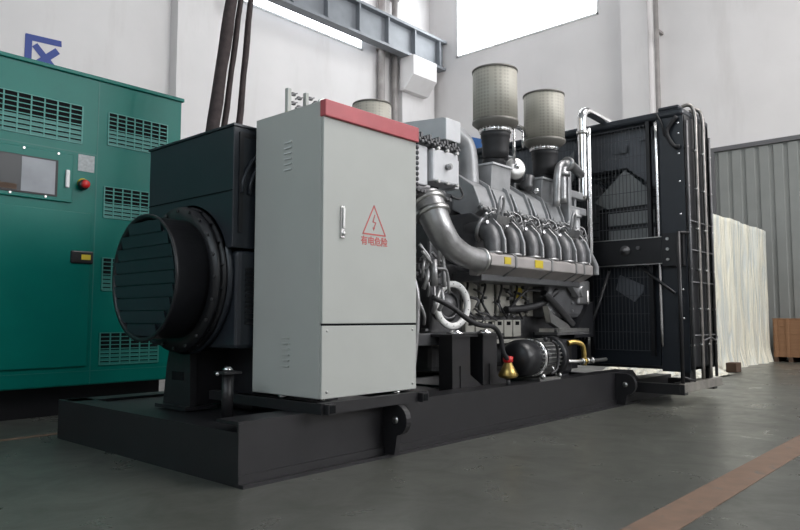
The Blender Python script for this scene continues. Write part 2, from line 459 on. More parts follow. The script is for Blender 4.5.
# panel seams
mb = MB(); 
mb.box(2.965, 2.975, GY - .002, GY, .28, 3.21).box(-1.2, 2.965, GY - .002, GY, 2.47, 2.48).box(-1.2, 3.865, GY - .002, GY, .40, .408)
mb.build('panel_seam', 'green_d', t)
dr = B(-.9, 2.74, GY - .02, GY, 1.98, 2.44, bev=.008)
dr = dr.build('door', 'green', t)
B(1.55, 2.60, GY - .026, GY - .019, 1.97 + .05, 2.36).build('window_gasket', 'rubber', dr)
B(1.57, 2.58, GY - .029, GY - .024, 2.03, 2.35).build('window_glass', 'glass', dr)
B(2.285, 2.575, GY - .032, GY - .028, 2.035, 2.345).build('window_sheet', 'curtain', dr)
B(2.06, 2.25, GY - .032, GY - .028, 2.04, 2.09).build('window_sheet', 'woodd', dr)
B(1.70, 1.98, GY - .032, GY - .028, 2.05, 2.11).build('window_sheet', 'curtain', dr)
B(2.668, 2.705, GY - .045, GY - .019, 2.115, 2.285, bev=.01).build('handle', 'white', dr)
mb = MB()
for x in (1.9, 2.2, 2.5): mb.cyl((x, GY - .03, 2.01), (x, GY - .018, 2.01), .010, n=10)
for x in (2.3, 2.6): mb.cyl((x, GY - .03, 2.425), (x, GY - .018, 2.425), .010, n=10)
pieces(mb, 'screw', 'steel', dr)
B(-.9, 2.93, GY - .015, GY, .45, 1.90, bev=.006).build('lower_panel', 'green', t)
es = MB().lathe([(.052, 0), (.052, .012), (.045, .02), (0, .02)], (2.84, GY, 2.178), (0, -1, 0), 24).build('emergency_stop', 'yellow', t)
MB().lathe([(.05, .018), (.05, .05), (.04, .07), (0, .07)], (2.835, GY, 2.165), (0, -1, 0), 20).build('stop_ring', 'black', es)
MB().lathe([(.036, .05), (.040, .085), (.034, .10), (0, .10)], (2.835, GY, 2.165), (0, -1, 0), 20).build('stop_button', 'redcap', es)
B(2.79, 2.945, GY - .004, GY, 2.30, 2.46).build('information_label', 'paper', t)
lk = B(2.745, 2.955, GY - .03, GY - .005, 1.415, 1.535, bev=.012).build('latch', 'black', t)
B(2.84, 2.925, GY - .036, GY - .028, 1.452, 1.50).build('latch_tab', 'yellow', lk)
def grille(x0, x1, z0, z1, cols, rows):
    g = B(x0, x1, GY - .003, GY + .0005, z0, z1).build('vent_grille', 'slot', t)
    mb = MB(); dx = (x1 - x0) / cols; dz = (z1 - z0) / rows
    for i in range(cols + 1): mb.box(x0 + i * dx - .006, x0 + i * dx + .006, GY - .010, GY - .002, z0, z1)
    for j in range(rows + 1): mb.box(x0, x1, GY - .009, GY - .002, z0 + j * dz - .004, z0 + j * dz + .004)
    mb.build('vent_bars', 'slat', g)
    # tilted louvre blades over the lower half
    mb = MB()
    for j in range(rows // 2):
        z = z0 + j * dz
        mb.prism([(GY - .006, z + .004), (GY - .003, z + .004), (GY - .003, z + dz * .62), (GY - .004, z + dz * .62)], 'x', x0 + .004, x1 - .004)
    pieces(mb, 'louvre_blade', 'green_d', g)
grille(1.2, 2.815, 2.56, 2.925, 14, 8)
grille(3.07, 3.70, 2.60, 2.925, 7, 8)
grille(3.05, 3.70, 1.88, 2.185, 7, 8)
grille(3.055, 3.70, 1.17, 1.485, 7, 8)
grille(3.055, 3.66, .455, .76, 6, 8)

# ================================================================== SKID
RY = 3.152      # near face of the skid
t = thing('skid_frame', (4.6, 4.35, 0), 'long black steel skid frame carrying the generator set on the floor', 'skid')
mb = B(2.252, 7.22, RY, RY + .02, .02, .34)                      # web
mb.box(2.224, 7.30, RY - .004, RY + .20, .325, .345)             # top flange
mb.box(2.224, 7.36, RY - .055, RY + .20, 0, .018)                 # bottom flange
mb.box(2.224, 7.36, RY - .012, RY + .0, .018, .062)
mb.prism([(7.20, .02), (7.36, .02), (7.46, .235), (7.30, .345), (7.20, .345)], 'y', RY, RY + .02)
mb.box(7.36, 8.4, RY, RY + .2, .0, .235)
mb.build('side_rail', 'skid', t)
mb = B(2.252, 8.4, 5.37, 5.45, 0, .28); mb.box(2.252, 8.4, 5.26, 5.45, .27, .285)
mb.build('side_rail', 'skid', t)
mb = B(2.224, 2.25, RY - .002, 5.45, .0, .288); mb.box(2.250, 2.42, RY + .01, 5.44, .270, .285); mb.box(2.222, 2.254, RY - .010, RY + .006, .0, .335)
mb.build('end_plate', 'skid', t)
mb = MB()
for x in (2.9, 4.2, 5.4, 6.6): mb.box(x, x + .14, RY + .02, 5.37, .05, .24)
pieces(mb, 'cross_member', 'skid', t)
mb = B(2.26, 4.05, RY + .2, 5.37, .245, .265); mb.box(4.05, 7.2, RY + .2, 5.3, .20, .22)
mb.build('deck_plate', 'skid', t)
# radiator platform
mb = B(7.2, 8.4, 2.57, 2.63, .14, .235, bev=.006); mb.build('platform_edge', 'sheen_edge', t); mb = MB(); mb.box(7.2, 7.30, 2.57, 6.1, .12, .225); mb.box(8.30, 8.4, 2.63, 6.1, .10, .20); mb.box(7.2, 8.4, 6.04, 6.1, .14, .235)
mb.box(7.30, 8.30, 2.63, 2.72, .222, .232)
mb.build('radiator_platform', 'skid', t)
def lug(x, y0, zc, r, th):
    mb = MB(); poly = []
    cy, cz = y0 - .105, zc
    for i in range(13):
        a = -PI * .45 + PI * 1.0 * i / 12
        poly.append((cy - r * math.cos(a), cz + r * math.sin(a)))
    poly += [(y0, zc + r), (y0, .02), (y0 - .10, .02)]
    mb.prism(poly, 'x', x, x + th)
    o = mb.build('lifting_lug', 'skid', t)
    m2 = MB(); m2.lathe([(.0, -.003), (.026, -.003), (.026, .03), (.0, .03)], (x, cy, cz), (1, 0, 0), 24); m2.build('lug_eye', 'steel', o)
lug(3.36, RY, .245, .10, .045); lug(6.86, RY, .225, .11, .05)
# support bars beneath the cabinet
mb = B(2.70, 3.66, 3.02, 3.07, .345, .41)
for x in (2.72, 3.56): mb.box(x, x + .06, 2.98, 4.2, .345, .405)
mb.box(2.70, 2.76, 3.07, 3.9, .345, .405)
mb.build('cabinet_support_bar', 'skid', t)
mb = MB()
for x in (2.72, 3.56): mb.box(x + .008, x + .052, 2.977, 2.981, .353, .397)
pieces(mb, 'bar_opening', 'void', t)

# ================================================================== ALTERNATOR
AC, AZ = 4.33, 1.17
t = thing('alternator', (3.2, AC, .34), 'dark blue-black alternator with square terminal box and big round louvred air inlet', 'alternator')
tb = B(2.6, 3.75, 3.784, 4.876, 1.36, 2.165, bev=.006).build('terminal_box', 'blue_black', t)
B(2.59, 3.76, 3.774, 4.886, 2.165, 2.18).build('top_plate', 'blue_black', tb)
mb = B(2.594, 2.6, 3.79, 4.87, 1.735, 1.741); mb.build('panel_seam', 'void', tb)
mb = B(2.64, 3.70, 3.778, 3.785, 2.10, 2.13).box(2.64, 2.67, 3.774, 3.785, 1.46, 2.13)
mb.build('side_frame', 'black', tb)
mb = MB()
for k, r in enumerate((.36, .30, .24)):
    mb.tube([(3.02 - r * math.cos(a), 3.775, 1.72 + r * math.sin(a)) for a in [PI * i / 14 for i in range(15)]], .014, 6, smooth=False)
pieces(mb, 'cable_arch', 'blue_black', tb)
mb = MB().lathe([(.30, 0), (.52, 0), (.52, .035), (.50, .05), (.50, 1.2), (.3, 1.2)], (2.60, AC, AZ), (1, 0, 0), 56)
sb = mb.build('stator_body', 'blue_black', t)
mb = B(2.64, 3.7, 3.775, 4.885, .70, 1.345, bev=.03); cb = mb.build('side_cover', 'blue_black', t)
mb = MB()
for j in range(11):
    z = .86 + j * .035
    mb.prism([(3.776, z), (3.762, z + .004), (3.776, z + .026)], 'x', 2.70, 2.95)
pieces(mb, 'cooling_louvre', 'black', cb)
B(2.9, 3.7, 3.95, 4.75, .275, .70).build('base_plinth', 'black', t)
# round air inlet duct
duct = MB().lathe([(.412, -.31), (.425, -.31), (.425, -.29), (.408, -.27), (.408, -.02), (.395, -.02), (.395, -.30)], (2.585, AC, AZ), (1, 0, 0), 64, closed=True).build('air_inlet_duct', 'black', t)
mb = MB().lathe([(.385, -.285), (.385, -.27)], (2.585, AC, AZ), (1, 0, 0), 64); mb.build('inlet_screen', 'blue_black', duct)
mb = MB()
for j in range(9):
    z = -.385 + j * .085
    h = math.sqrt(max(.0, .394 ** 2 - (z + .038) ** 2))
    if h > .03: mb.prism([(2.296, AZ + z), (2.286, AZ + z), (2.272, AZ + z + .076), (2.280, AZ + z + .078)], 'y', AC - h, AC + h)
pieces(mb, 'inlet_louvre', 'blue_black', duct)
fl = MB().lathe([(.40, -.06), (.50, -.06), (.50, -.03), (.46, -.03), (.46, -.012), (.505, -.012), (.505, .015), (.40, .015)], (2.585, AC, AZ), (1, 0, 0), 64).build('mounting_flange', 'black', t)
mb = MB()
for k in range(20):
    a = 2 * PI * k / 20; c = Vector((2.525, AC + .475 * math.cos(a), AZ + .475 * math.sin(a)))
    mb.hexbolt(c, (-1, 0, 0), .011, .014)
pieces(mb, 'flange_bolt', 'castd', fl)
mb = MB()
for k in range(20):
    a = 2 * PI * (k + .5) / 20
    y, z = AC + .477 * math.cos(a), AZ + .477 * math.sin(a)
    R = Matrix.Rotation(a, 3, 'X'); mb.box(2.55, 2.575, y - .03, y + .03, z - .004, z + .004, rot=R)
pieces(mb, 'flange_rib', 'black', fl)
# feet
for (x, y) in ((2.60, 4.24), (3.3, 4.24)):
    mb = MB().prism([(y, .275), (y + .36, .275), (y + .32, .56), (y + .28, .72), (y + .02, .72)], 'x', x, x + .05)
    mb.box(x - .05, x + .2, y - .02, y + .38, .275, .30); mb.box(x + .05, x + .3, y + .04, y + .10, .30, .70)
    ft = mb.build('foot', 'skid', t)
    B(x - .004, x, y + .09, y + .24, .47, .53).build('foot_slot', 'void', ft)
mb = MB().cyl((2.50, 3.66, .275), (2.50, 3.66, .56), .036, n=16); mb.box(2.44, 2.56, 3.60, 3.72, .56, .575)
js = mb.build('jacking_post', 'skid', t)
mb = MB().lathe([(.03, 0), (.03, .015), (.018, .03), (0, .032)], (2.50, 3.66, .575), (0, 0, 1), 16); mb.sphere((2.44, 3.68, .56), .014); mb.build('post_bolt', 'chrome', js)

# ================================================================== CONTROL CABINET
CX0, CX1, CY0, CY1, CZ0, CZ1 = 2.750, 3.614, 3.08, 3.752, .424, 2.222
t = thing('control_cabinet', (3.18, 3.4, .41), 'tall light grey electrical control cabinet with red top band and warning triangle on the skid', 'cabinet')
body = B(CX0, CX1, CY0 + .02, CY1, CZ0, CZ1, bev=.006).build('body', 'cab', t)
dr = B(CX0 + .004, CX1 - .002, CY0, CY0 + .02, .868, 2.125, bev=.004).build('door', 'cab', t)
pn = B(CX0 + .004, CX1 - .002, CY0 + .002, CY0 + .02, CZ0, .855, bev=.004).build('lower_panel', 'cab', t)
mb = MB()
for x in (CX0 + .045, CX1 - .04):
    for z in (CZ0 + .04, .825): mb.lathe([(.009, 0), (.009, .003), (.004, .006), (0, .006)], (x, CY0 + .002, z), (0, -1, 0), 12)
pieces(mb, 'screw', 'steel', pn)
mb = B(CX0 - .003, CX1 + .006, CY0 - .022, CY0 + .03, 2.122, CZ1 + .004, bev=.006)
mb.build('top_band', 'red', t)
mb = B(CX0 + .004, CX1, CY0 + .006, CY0 + .012, .855, .868); mb.build('door_gap', 'void', t)
hd = B(2.893, 2.928, CY0 - .010, CY0, 1.39, 1.59, bev=.012).build('door_handle', 'chrome', dr)
# the handle's dark key hole and lever are shapes on the handle itself
mb = MB().box(2.901, 2.921, CY0 - .022, CY0 - .010, 1.45, 1.58, bev=.004); mb.lathe([(.013, 0), (.013, .014), (.009, .016), (0, .016)], (2.9105, CY0 - .01, 1.418), (0, -1, 0), 16)
mb.build('handle_lever', 'steel', dr)
def cstroke(mb, p, q, w, y=CY0 - .0015):
    p = Vector(p); q = Vector(q); n = (q - p).normalized(); n = Vector((-n.y, n.x)) * w / 2; e = (q - p).normalized() * w * .3
    mb.prism([tuple(p + n - e), tuple(q + n + e), tuple(q - n + e), tuple(p - n - e)], 'y', y, y + .002)
mb = MB()
T = [(3.193, 1.625), (3.092, 1.438), (3.300, 1.438)]
for i in range(3): cstroke(mb, T[i], T[(i + 1) % 3], .0095)
cstroke(mb, (3.200, 1.565), (3.183, 1.52), .008); cstroke(mb, (3.183, 1.52), (3.209, 1.515), .008); cstroke(mb, (3.209, 1.515), (3.190, 1.478), .008)
mb.prism([(3.180, 1.484), (3.203, 1.484), (3.188, 1.462)], 'y', CY0 - .0015, CY0 + .0005)
mb.build('warning_triangle', 'redink', dr)
cu = bpy.data.curves.new('warning_text', 'FONT'); cu.body = '有电危险'; cu.size = .062; cu.extrude = .0008; cu.offset = .0008; cu.align_x = 'CENTER'
tmp = bpy.data.objects.new('warning_text', cu); COL.objects.link(tmp); bpy.context.view_layer.update()
me = bpy.data.meshes.new_from_object(tmp.evaluated_get(bpy.context.evaluated_depsgraph_get()))
COL.objects.unlink(tmp); bpy.data.objects.remove(tmp)
Mx = Matrix.Translation(Vector((3.196, CY0 - .001, 1.372)) - t.location) @ Matrix.Rotation(PI / 2, 4, 'X')
me.transform(Mx); me.materials.clear(); me.materials.append(M['redink'])
o = bpy.data.objects.new('warning_text', me); COL.objects.link(o); o.parent = dr
for z0 in (1.835, .60):
    mb = MB()
    for j in range(6):
        z = z0 + j * .035
        mb.prism([(3.375, z), (3.445, z), (3.445, z + .007), (3.375, z + .007)], 'x', CX0 - .008, CX0 + .002)
    pieces(mb, 'side_louvre', 'cab' if z0 < 1 else 'white', body)
# gland nuts below
mb = MB()
for (x, y) in ((2.80, 3.5), (2.86, 3.2), (3.45, 3.12)): mb.cyl((x, y, .40), (x, y, .424), .03, n=16)
pieces(mb, 'mounting_foot', 'chrome', t)
# cable clamp rack on the roof
B(2.845, 2.875, 3.54, 3.57, 2.222, 2.425).build('rack_post', 'cab', t)
B(3.00, 3.025, 3.54, 3.57, 2.222, 2.43).build('rack_post', 'cab', t)
B(2.835, 2.93, 3.53, 3.545, 2.222, 2.262).build('rack_label', 'yellow', t)
mb = MB()
for (x0, zt) in ((2.885, 2.40), (3.035, 2.405)):
    for r_ in range(3):
        for c_ in range(2):
            cx = x0 + .022 + c_ * .052; cz = zt - r_ * .062 - c_ * .016
            R = Matrix.Rotation(-.35, 3, 'Y')
            s0 = len(mb.bm.verts)
            mb.box(cx - .032, cx + .032, 3.55, 3.57, cz - .004, cz + .004, rot=R)
            mb.sphere((cx, 3.56, cz), .018, (1.3, .7, .8), 10)
for i in range(16): mb.sphere((3.10 + i * .032, 3.50, 2.235), .010, (1, 1, 1.6), 8)
pieces(mb, 'cable_clamp', 'castd', t)
MB().lathe([(.02, -.006), (.033, -.006), (.033, .006), (.02, .006)], (3.165, 3.56, 2.40), (.2, 1, 0), 20, closed=True).build('cable_eye', 'steel', t)

# ================================================================== DIESEL ENGINE
t = thing('diesel_engine', (5.6, AC, .3), 'big grey twelve-cylinder diesel engine with two cream air filters on top', 'engine')
ENG = t
EY = 3.72
blk = B(4.55, 6.95, EY, 2 * AC - EY, .68, 1.38, bev=.02).build('engine_block', 'castd', t)
B(4.75, 6.7, EY + .15, 2 * AC - EY - .15, .42, .68, bev=.05).build('oil_pan', 'engine_d', t)
B(4.60, 6.9, EY - .03, EY + .02, .665, .70).build('sump_rail', 'ivory', blk)
for i in range(5):
    x = 4.97 + i * .27
    c = B(x, x + .225, EY - .03, EY, .92, 1.27, bev=.012).build('inspection_cover', 'ivory', blk)
    mb = MB()
    for dx in (.02, .205):
        for dz in (.94, 1.1, 1.25): mb.hexbolt((x + dx, EY - .03, dz), (0, -1, 0), .008, .008)
    pieces(mb, 'cover_bolt', 'steel', c)
    if i == 3: B(x + .05, x + .17, EY - .035, EY - .03, 1.10, 1.20).build('cover_sticker', 'yellow', c)
for i in range(6):
    x = 4.98 + i * .155
    c = B(x, x + .14, EY - .05, EY, .72, .885, bev=.01).build('access_cover', 'ivory', blk)
    B(x + .04, x + .10, EY - .054, EY - .05, .835, .87).build('cover_slot', 'void', c)
# wires loops on the covers
mb = MB()
for i in range(4):
    x = 4.97 + i * .27
    mb.tube([(x, EY - .04, 1.30), (x + .02, EY - .07, 1.2), (x - .02, EY - .06, 1.06), (x + .04, EY - .08, .95), (x + .14, EY - .05, .90)], .011, 8)
    mb.sphere((x - .01, EY - .05, 1.06), .022, seg=10); mb.sphere((x, EY - .05, 1.29), .024, seg=10)
pieces(mb, 'sensor_wiring', 'rubber', blk)
rc = random.Random(21)
mb = MB()
for k in range(16):
    x = rc.uniform(4.9, 6.2); z = rc.uniform(.93, 1.27); y = EY - .04
    mb.tube([(x, y, z), (x + rc.uniform(-.05, .08), y - .05, z - .03), (x + rc.uniform(.0, .16), y - .04, z - rc.uniform(.03, .10))], rc.uniform(.007, .013), 6)
for k in range(14):
    x = rc.uniform(4.9, 6.2); z = rc.uniform(.95, 1.28); mb.cyl((x, EY - .03, z), (x, EY - .07, z), rc.uniform(.012, .024), n=10)
pieces(mb, 'sensor_lead', 'castd', t)
mb = MB()
for k in range(12):
    x = rc.uniform(4.12, 4.36); z = rc.uniform(.8, 1.35); y = 3.46
    mb.tube([(x, y, z), (x + rc.uniform(-.06, .06), y - .04, z + .08), (x + rc.uniform(-.08, .1), y, z + .2)], rc.uniform(.008, .018), 8)
pieces(mb, 'fuel_line', 'cast', t)
# dark pump housing at the front end
hp = B(6.15, 6.92, 3.50, EY, .90, 1.30, bev=.05).build('pump_housing', 'engine_d', t)
mb = MB()
for z in (.98, 1.06, 1.14, 1.22): mb.hexbolt((6.62, 3.50, z), (0, -1, 0), .014, .014)
pieces(mb, 'housing_bolt', 'cast', hp)
B(6.70, 6.90, 3.46, 3.52, 1.05, 1.24, bev=.02).build('end_boss', 'cast', hp)
mb = MB().tube([(5.55, 3.62, .98), (5.85, 3.60, 1.0), (6.1, 3.56, 1.05), (6.3, 3.50, 1.18)], .035, 10).tube([(6.05, 3.5, 1.15), (6.2, 3.48, 1.06), (6.45, 3.46, .90), (6.55, 3.46, .84)], .035, 10)
mb.tube([(5.6, 3.6, 1.0), (5.8, 3.55, 1.16), (6.0, 3.52, 1.17)], .012, 8)
pieces(mb, 'coolant_hose', 'rubber', t)
mb = MB().prism([(6.02, 1.02), (6.12, .94), (6.42, .84), (6.52, .76), (6.40, .74), (6.08, .86)], 'y', 3.44, 3.50)
mb.prism([(5.98, .80), (6.60, .80), (6.60, .765), (5.98, .765)], 'y', 3.30, 3.52); mb.build('mount_bracket', 'steel', t)
mb = MB().prism([(6.55, .70), (7.0, .70), (7.0, 1.08), (6.90, 1.05)], 'y', 3.45, 3.75); mb.prism([(6.20, .36), (6.95, .36), (6.95, .76), (6.20, .76)], 'y', 3.62, 3.8)
mb.build('support_gusset', 'black', t)
mb = MB().box(5.95, 6.6, 3.30, 3.55, .74, .766); 
for x in (6.0, 6.15, 6.3, 6.5): mb.cyl((x, 3.34, .766), (x, 3.34, .80), .025, n=12)
mb.build('mount_plate', 'castd', t)

# flywheel end: bell housing, white ring guard and support posts
bh = MB().lathe([(.62, 0), (.66, .03), (.66, .12), (.50, .30), (.50, .6)], (3.95, AC, 1.05), (1, 0, 0), 48).build('bell_housing', 'engine_d', t)
ax = Vector((-.16, -.98, .0)).normalized()
rg = MB().lathe([(.148, 0), (.198, 0), (.198, .03), (.148, .03)], Vector((4.547, 3.50, 1.01)), ax, 56, closed=True).build('white_ring_guard', 'whitem', t)
MB().lathe([(.146, -.10), (.146, -.05), (.09, -.04), (.06, .0), (0, .0)], Vector((4.547, 3.50, 1.01)), ax, 32).build('shaft_hub', 'castd', rg)
MB().lathe([(.10, -.04), (.12, -.04), (.12, -.02), (.10, -.02)], Vector((4.547, 3.50, 1.01)), ax, 32, closed=True).build('hub_ring', 'castd', rg)
mb = MB()
for k in range(14):
    a = 2 * PI * k / 14; u = Vector((0, 0, 1)); v = ax.cross(u); c = Vector((4.547, 3.50, 1.01)) + (u * math.cos(a) + v * math.sin(a)) * .173 + ax * .03
    mb.hexbolt(c, ax, .004, .004)
pieces(mb, 'ring_bolt', 'castd', rg)
for (x, w) in ((4.38, .24), (4.80, .21)):
    mb = B(x, x + w, 3.36, 3.50, .22, .76, bev=.006); mb.prism([(x + w * .4, .34), (x + w + .16, .34), (x + w * .4, .52)], 'y', 3.352, 3.364)
    mb.box(x - .04, x + w + .06, 3.33, 3.56, .75, .772)
    p = mb.build('support_post', 'skid', t)
    MB().lathe([(.075, 0), (.075, .012), (.04, .022), (.04, .03), (0, .032)], (x + w * .5, 3.42, .772), (0, 0, 1), 24).build('mount_stud', 'chrome', p)
B(4.05, 5.25, 3.55, 3.72, .68, .78, bev=.01).build('engine_foot_beam', 'engine_d', t)
mb = MB()
mb.tube([(4.02, 3.5, 1.30), (4.06, 3.45, 1.05), (4.02, 3.45, .6), (4.0, 3.5, .36)], .022, 8); mb.tube([(4.18, 3.45, 1.6), (4.32, 3.42, 1.45), (4.36, 3.42, 1.15)], .018, 8)
mb.tube([(4.08, 3.42, 1.42), (4.22, 3.40, 1.30), (4.36, 3.40, 1.28), (4.42, 3.42, 1.1)], .012, 8); mb.tube([(4.2, 3.40, 1.36), (4.21, 3.40, 1.15)], .028, 10, smooth=False)
pieces(mb, 'small_pipe', 'cast', t)
mb = MB()
for k in range(26):
    mb.box(*[c for p in [(random.uniform(3.95, 4.45),), ] for c in (p[0], p[0] + random.uniform(.02, .07))], 3.5 + random.uniform(0, .08), 3.6, *(lambda z: (z, z + random.uniform(.02, .08)))(random.uniform(.75, 1.45)), bev=.005)
pieces(mb, 'fitting', 'castd', t)

# exhaust manifold
mf = MB().prism([(3.27, 1.345), (3.27, 1.435), (3.30, 1.455), (3.46, 1.455), (3.50, 1.42), (3.50, 1.27), (3.43, 1.26)], 'x', 4.80, 6.66, bev=.008).build('exhaust_manifold', 'manifold', t)
mb = MB()
for x in (5.17, 5.80, 6.28, 6.45): mb.prism([(3.262, 1.34), (3.262, 1.44), (3.30, 1.463), (3.47, 1.463), (3.51, 1.42), (3.51, 1.26), (3.43, 1.25)], 'x', x, x + .025)
pieces(mb, 'manifold_joint_band', 'cast', mf)
B(5.0, 5.10, 3.264, 3.27, 1.365, 1.425).build('manifold_sticker', 'yellow', mf)
B(5.50, 5.64, 3.264, 3.27, 1.36, 1.43).build('manifold_sticker', 'yellow', mf)
B(4.85, 6.62, 3.40, 3.72, 1.22, 1.30, bev=.01).build('heat_shield', 'engine_d', t)
# big curved exhaust pipe at the rear
ep = MB().tube([(4.255, 3.53, 1.85), (4.25, 3.48, 1.79), (4.245, 3.44, 1.72), (4.28, 3.40, 1.60), (4.38, 3.385, 1.49), (4.54, 3.375, 1.42), (4.70, 3.37, 1.395), (4.82, 3.37, 1.385)], lambda q: .135 - .04 * min(1, q * 1.3), 28)
ep = ep.build('exhaust_pipe', 'cast', t)
mb = MB()
for (c, d, r) in (((4.78, 3.37, 1.388), (1, 0, 0), .108), ((4.252, 3.505, 1.82), (-.05, -.5, -.86), .15), ((4.246, 3.45, 1.73), (-.05, -.4, -.9), .145)):
    mb.lathe([(r - .03, -.02), (r, -.02), (r, .02), (r - .03, .02)], c, d, 32)
pieces(mb, 'pipe_clamp', 'steel', ep)

# six cylinder positions on the near bank
PX = [4.955, 5.264, 5.59, 5.92, 6.235, 6.54]
first = None
def head_parts(x, k):
    """wedge duct, cylinder head and exhaust elbow for a cylinder"""
    w = .20
    duct = MB().prism([(3.98, 2.34), (3.84, 2.255), (3.61, 2.095), (3.55, 1.95), (3.54, 1.90), (3.66, 1.80), (3.98, 1.96)], 'x', x + .075, x + .08 + w, bev=.008)
    duct.prism([(3.98, 2.37), (3.84, 2.285), (3.59, 2.12), (3.525, 1.95), (3.515, 1.88), (3.56, 1.88), (3.64, 2.08), (3.98, 2.30)], 'x', x + .08 + w, x + .10 + w)
    duct = duct.build('intake_duct', 'engine', ENG)
    # bolted flange on the duct's lower face
    mb = MB().prism([(3.52, 1.905), (3.50, 1.885), (3.65, 1.775), (3.67, 1.79)], 'x', x + .05, x + w + .105); mb.build('duct_flange', 'cast', duct)
    hd = MB().prism([(3.60, 1.84), (3.50, 1.78), (3.56, 1.46), (3.90, 1.40), (3.95, 1.84)], 'x', x + .02, x + .27, bev=.012).build('cylinder_head', 'castd', ENG)
    mb = MB()
    rr = random.Random(11)
    for (y, z) in [(3.50, 1.845), (3.46, 1.79), (3.45, 1.73), (3.52, 1.87)]:
        for q in range(4):
            xx = x + .02 + q * .072 + rr.uniform(-.015, .015); dy, dz = rr.uniform(-.05, -.02), rr.uniform(-.01, .05)
            mb.cyl((xx, y, z), (xx + rr.uniform(-.02, .02), y + dy, z + dz), rr.uniform(.010, .018), n=8)
    for q in range(5):
        mb.box(*(lambda a, b, c: (a, a + rr.uniform(.03, .06), b, b + .03, c, c + rr.uniform(.02, .05)))(x + rr.uniform(0, .24), rr.uniform(3.42, 3.48), rr.uniform(1.70, 1.84)), bev=.005, rot=Matrix.Rotation(rr.uniform(-.6, .6), 3, 'Y'))
    mb.tube([(x + .0, 3.42, 1.80), (x + .08, 3.39, 1.83), (x + .16, 3.40, 1.77), (x + .24, 3.40, 1.79), (x + .30, 3.41, 1.75)], .006, 6)
    mb.tube([(x + .05, 3.44, 1.88), (x + .10, 3.39, 1.78), (x + .2, 3.38, 1.70), (x + .22, 3.40, 1.62)], .006, 6)
    mb.tube([(x + .18, 3.46, 1.88), (x + .24, 3.42, 1.84), (x + .26, 3.40, 1.70)], .008, 6)
    pieces(mb, 'injector_fitting', 'cast', hd)
    el = MB().tube([(x + .12, 3.66, 1.70), (x + .10, 3.56, 1.70), (x + .075, 3.47, 1.675), (x + .04, 3.40, 1.61), (x + .005, 3.365, 1.53), (x - .005, 3.355, 1.44)], lambda q: .108 - .045 * q, 20).build('exhaust_elbow', 'elbow', ENG)
    mb = MB().lathe([(.06, -.010), (.085, -.010), (.085, .010), (.06, .010)], (x - .003, 3.355, 1.462), (0, 0, 1), 24); mb.lathe([(.10, -.012), (.132, -.012), (.132, .012), (.10, .012)], (x + .09, 3.52, 1.695), (.2, -.9, -.3), 24)
    mb.prism([(3.268, 1.46), (3.272, 1.58), (3.315, 1.69), (3.40, 1.78), (3.45, 1.76), (3.37, 1.67), (3.335, 1.58), (3.335, 1.46)], 'x', x + .062, x + .088, bev=.006)
    pieces(mb, 'elbow_flange', 'cast', el)
    return [duct, hd, el]
proto = head_parts(PX[0], 0)
for x in PX[1:]:
    for p in proto: copy_part(p, ENG, (x - PX[0], 0, 0))
# far bank, low detail but whole
B(4.75, 6.85, 4.6, 5.5, 1.38, 1.92, bev=.06).build('far_cylinder_bank', 'engine_d', t)
B(4.7, 6.9, 3.85, 4.8, 1.38, 2.05, bev=.03).build('vee_cover', 'engine_d', t)
# lifting eyes on the head row
for (x, s) in ((5.13, 1.), (6.46, 1.)):
    mb = MB().tube([(x - .03, 3.40, 1.80), (x - .035, 3.38, 1.90), (x - .02, 3.37, 1.965), (x + .02, 3.37, 1.965), (x + .035, 3.38, 1.90), (x + .03, 3.40, 1.80)], .013, 8)
    mb.prism([(3.35, 1.80), (3.50, 1.84), (3.50, 1.76), (3.38, 1.73)], 'x', x - .10, x + .10)
    mb.build('lifting_eye', 'cast', t)

# duct boxes under the filters, rubber boots, filters
def filt(x, y, zt, R, H):
    f = MB().lathe([(R, 0), (R, -H)], (x, y, zt), (0, 0, 1), 56).build('air_filter', 'filt', ENG)
    MB().lathe([(0, .012), (R * .97, .012), (R + .006, .006), (R + .006, -.012), (R, -.012)], (x, y, zt), (0, 0, 1), 56).build('filter_top_cap', 'filtcap', f)
    MB().lathe([(R + .006, .012), (R + .008, -.012), (R * .8, -.055), (R * .66, -.07)], (x, y, zt - H), (0, 0, 1), 56).build('filter_base_cap', 'filtcap', f)
    mb = MB().lathe([(R * .60, 0), (R * .70, 0), (R * .70, -.045), (R * .60, -.045)], (x, y, zt - H - .06), (0, 0, 1), 48)
    for k in range(24):
        a = 2 * PI * k / 24; mb.box(x + R * .70 * math.cos(a) - .004, x + R * .70 * math.cos(a) + .004, y + R * .70 * math.sin(a) - .004, y + R * .70 * math.sin(a) + .004, zt - H - .10, zt - H - .06)
    mb.build('clamp_band', 'chrome', f)
    MB().tube([(x - .0, y, zt - H - .30), (x, y + .02, zt - H - .37), (x, y + .035, 2.362)], R * .50, 28, smooth=False).build('boot_neck', 'rubber', f)
    b = MB().lathe([(R * .66, 0), (R * .66, -.06), (R * .62, -.07), (R * .64, -.10), (R * .60, -.12), (R * .60, -.20), (R * .56, -.27)], (x, y, zt - H - .09), (0, 0, 1), 40).build('rubber_boot', 'rubber', f)
    return f
filt(5.51, 3.69, 3.29, .215, .505)
filt(6.46, 3.702, 3.285, .215, .505)
filt(5.485, 5.328, 3.295, .215, .505)
for x in (5.507, 6.42):
    db = MB().prism([(3.62, 2.345), (3.84, 2.345), (3.95, 2.0), (3.80, 1.98), (3.64, 2.08)], 'x', x - .163, x + .163, bev=.004)
    db = db.build('intake_box', 'engine', t)
    B(x - .178, x + .178, 3.60, 3.86, 2.345, 2.362).build('box_lid', 'silver', db)
B(5.32, 5.66, 5.15, 5.48, 1.90, 2.36, bev=.006).build('intake_box', 'engine', t)
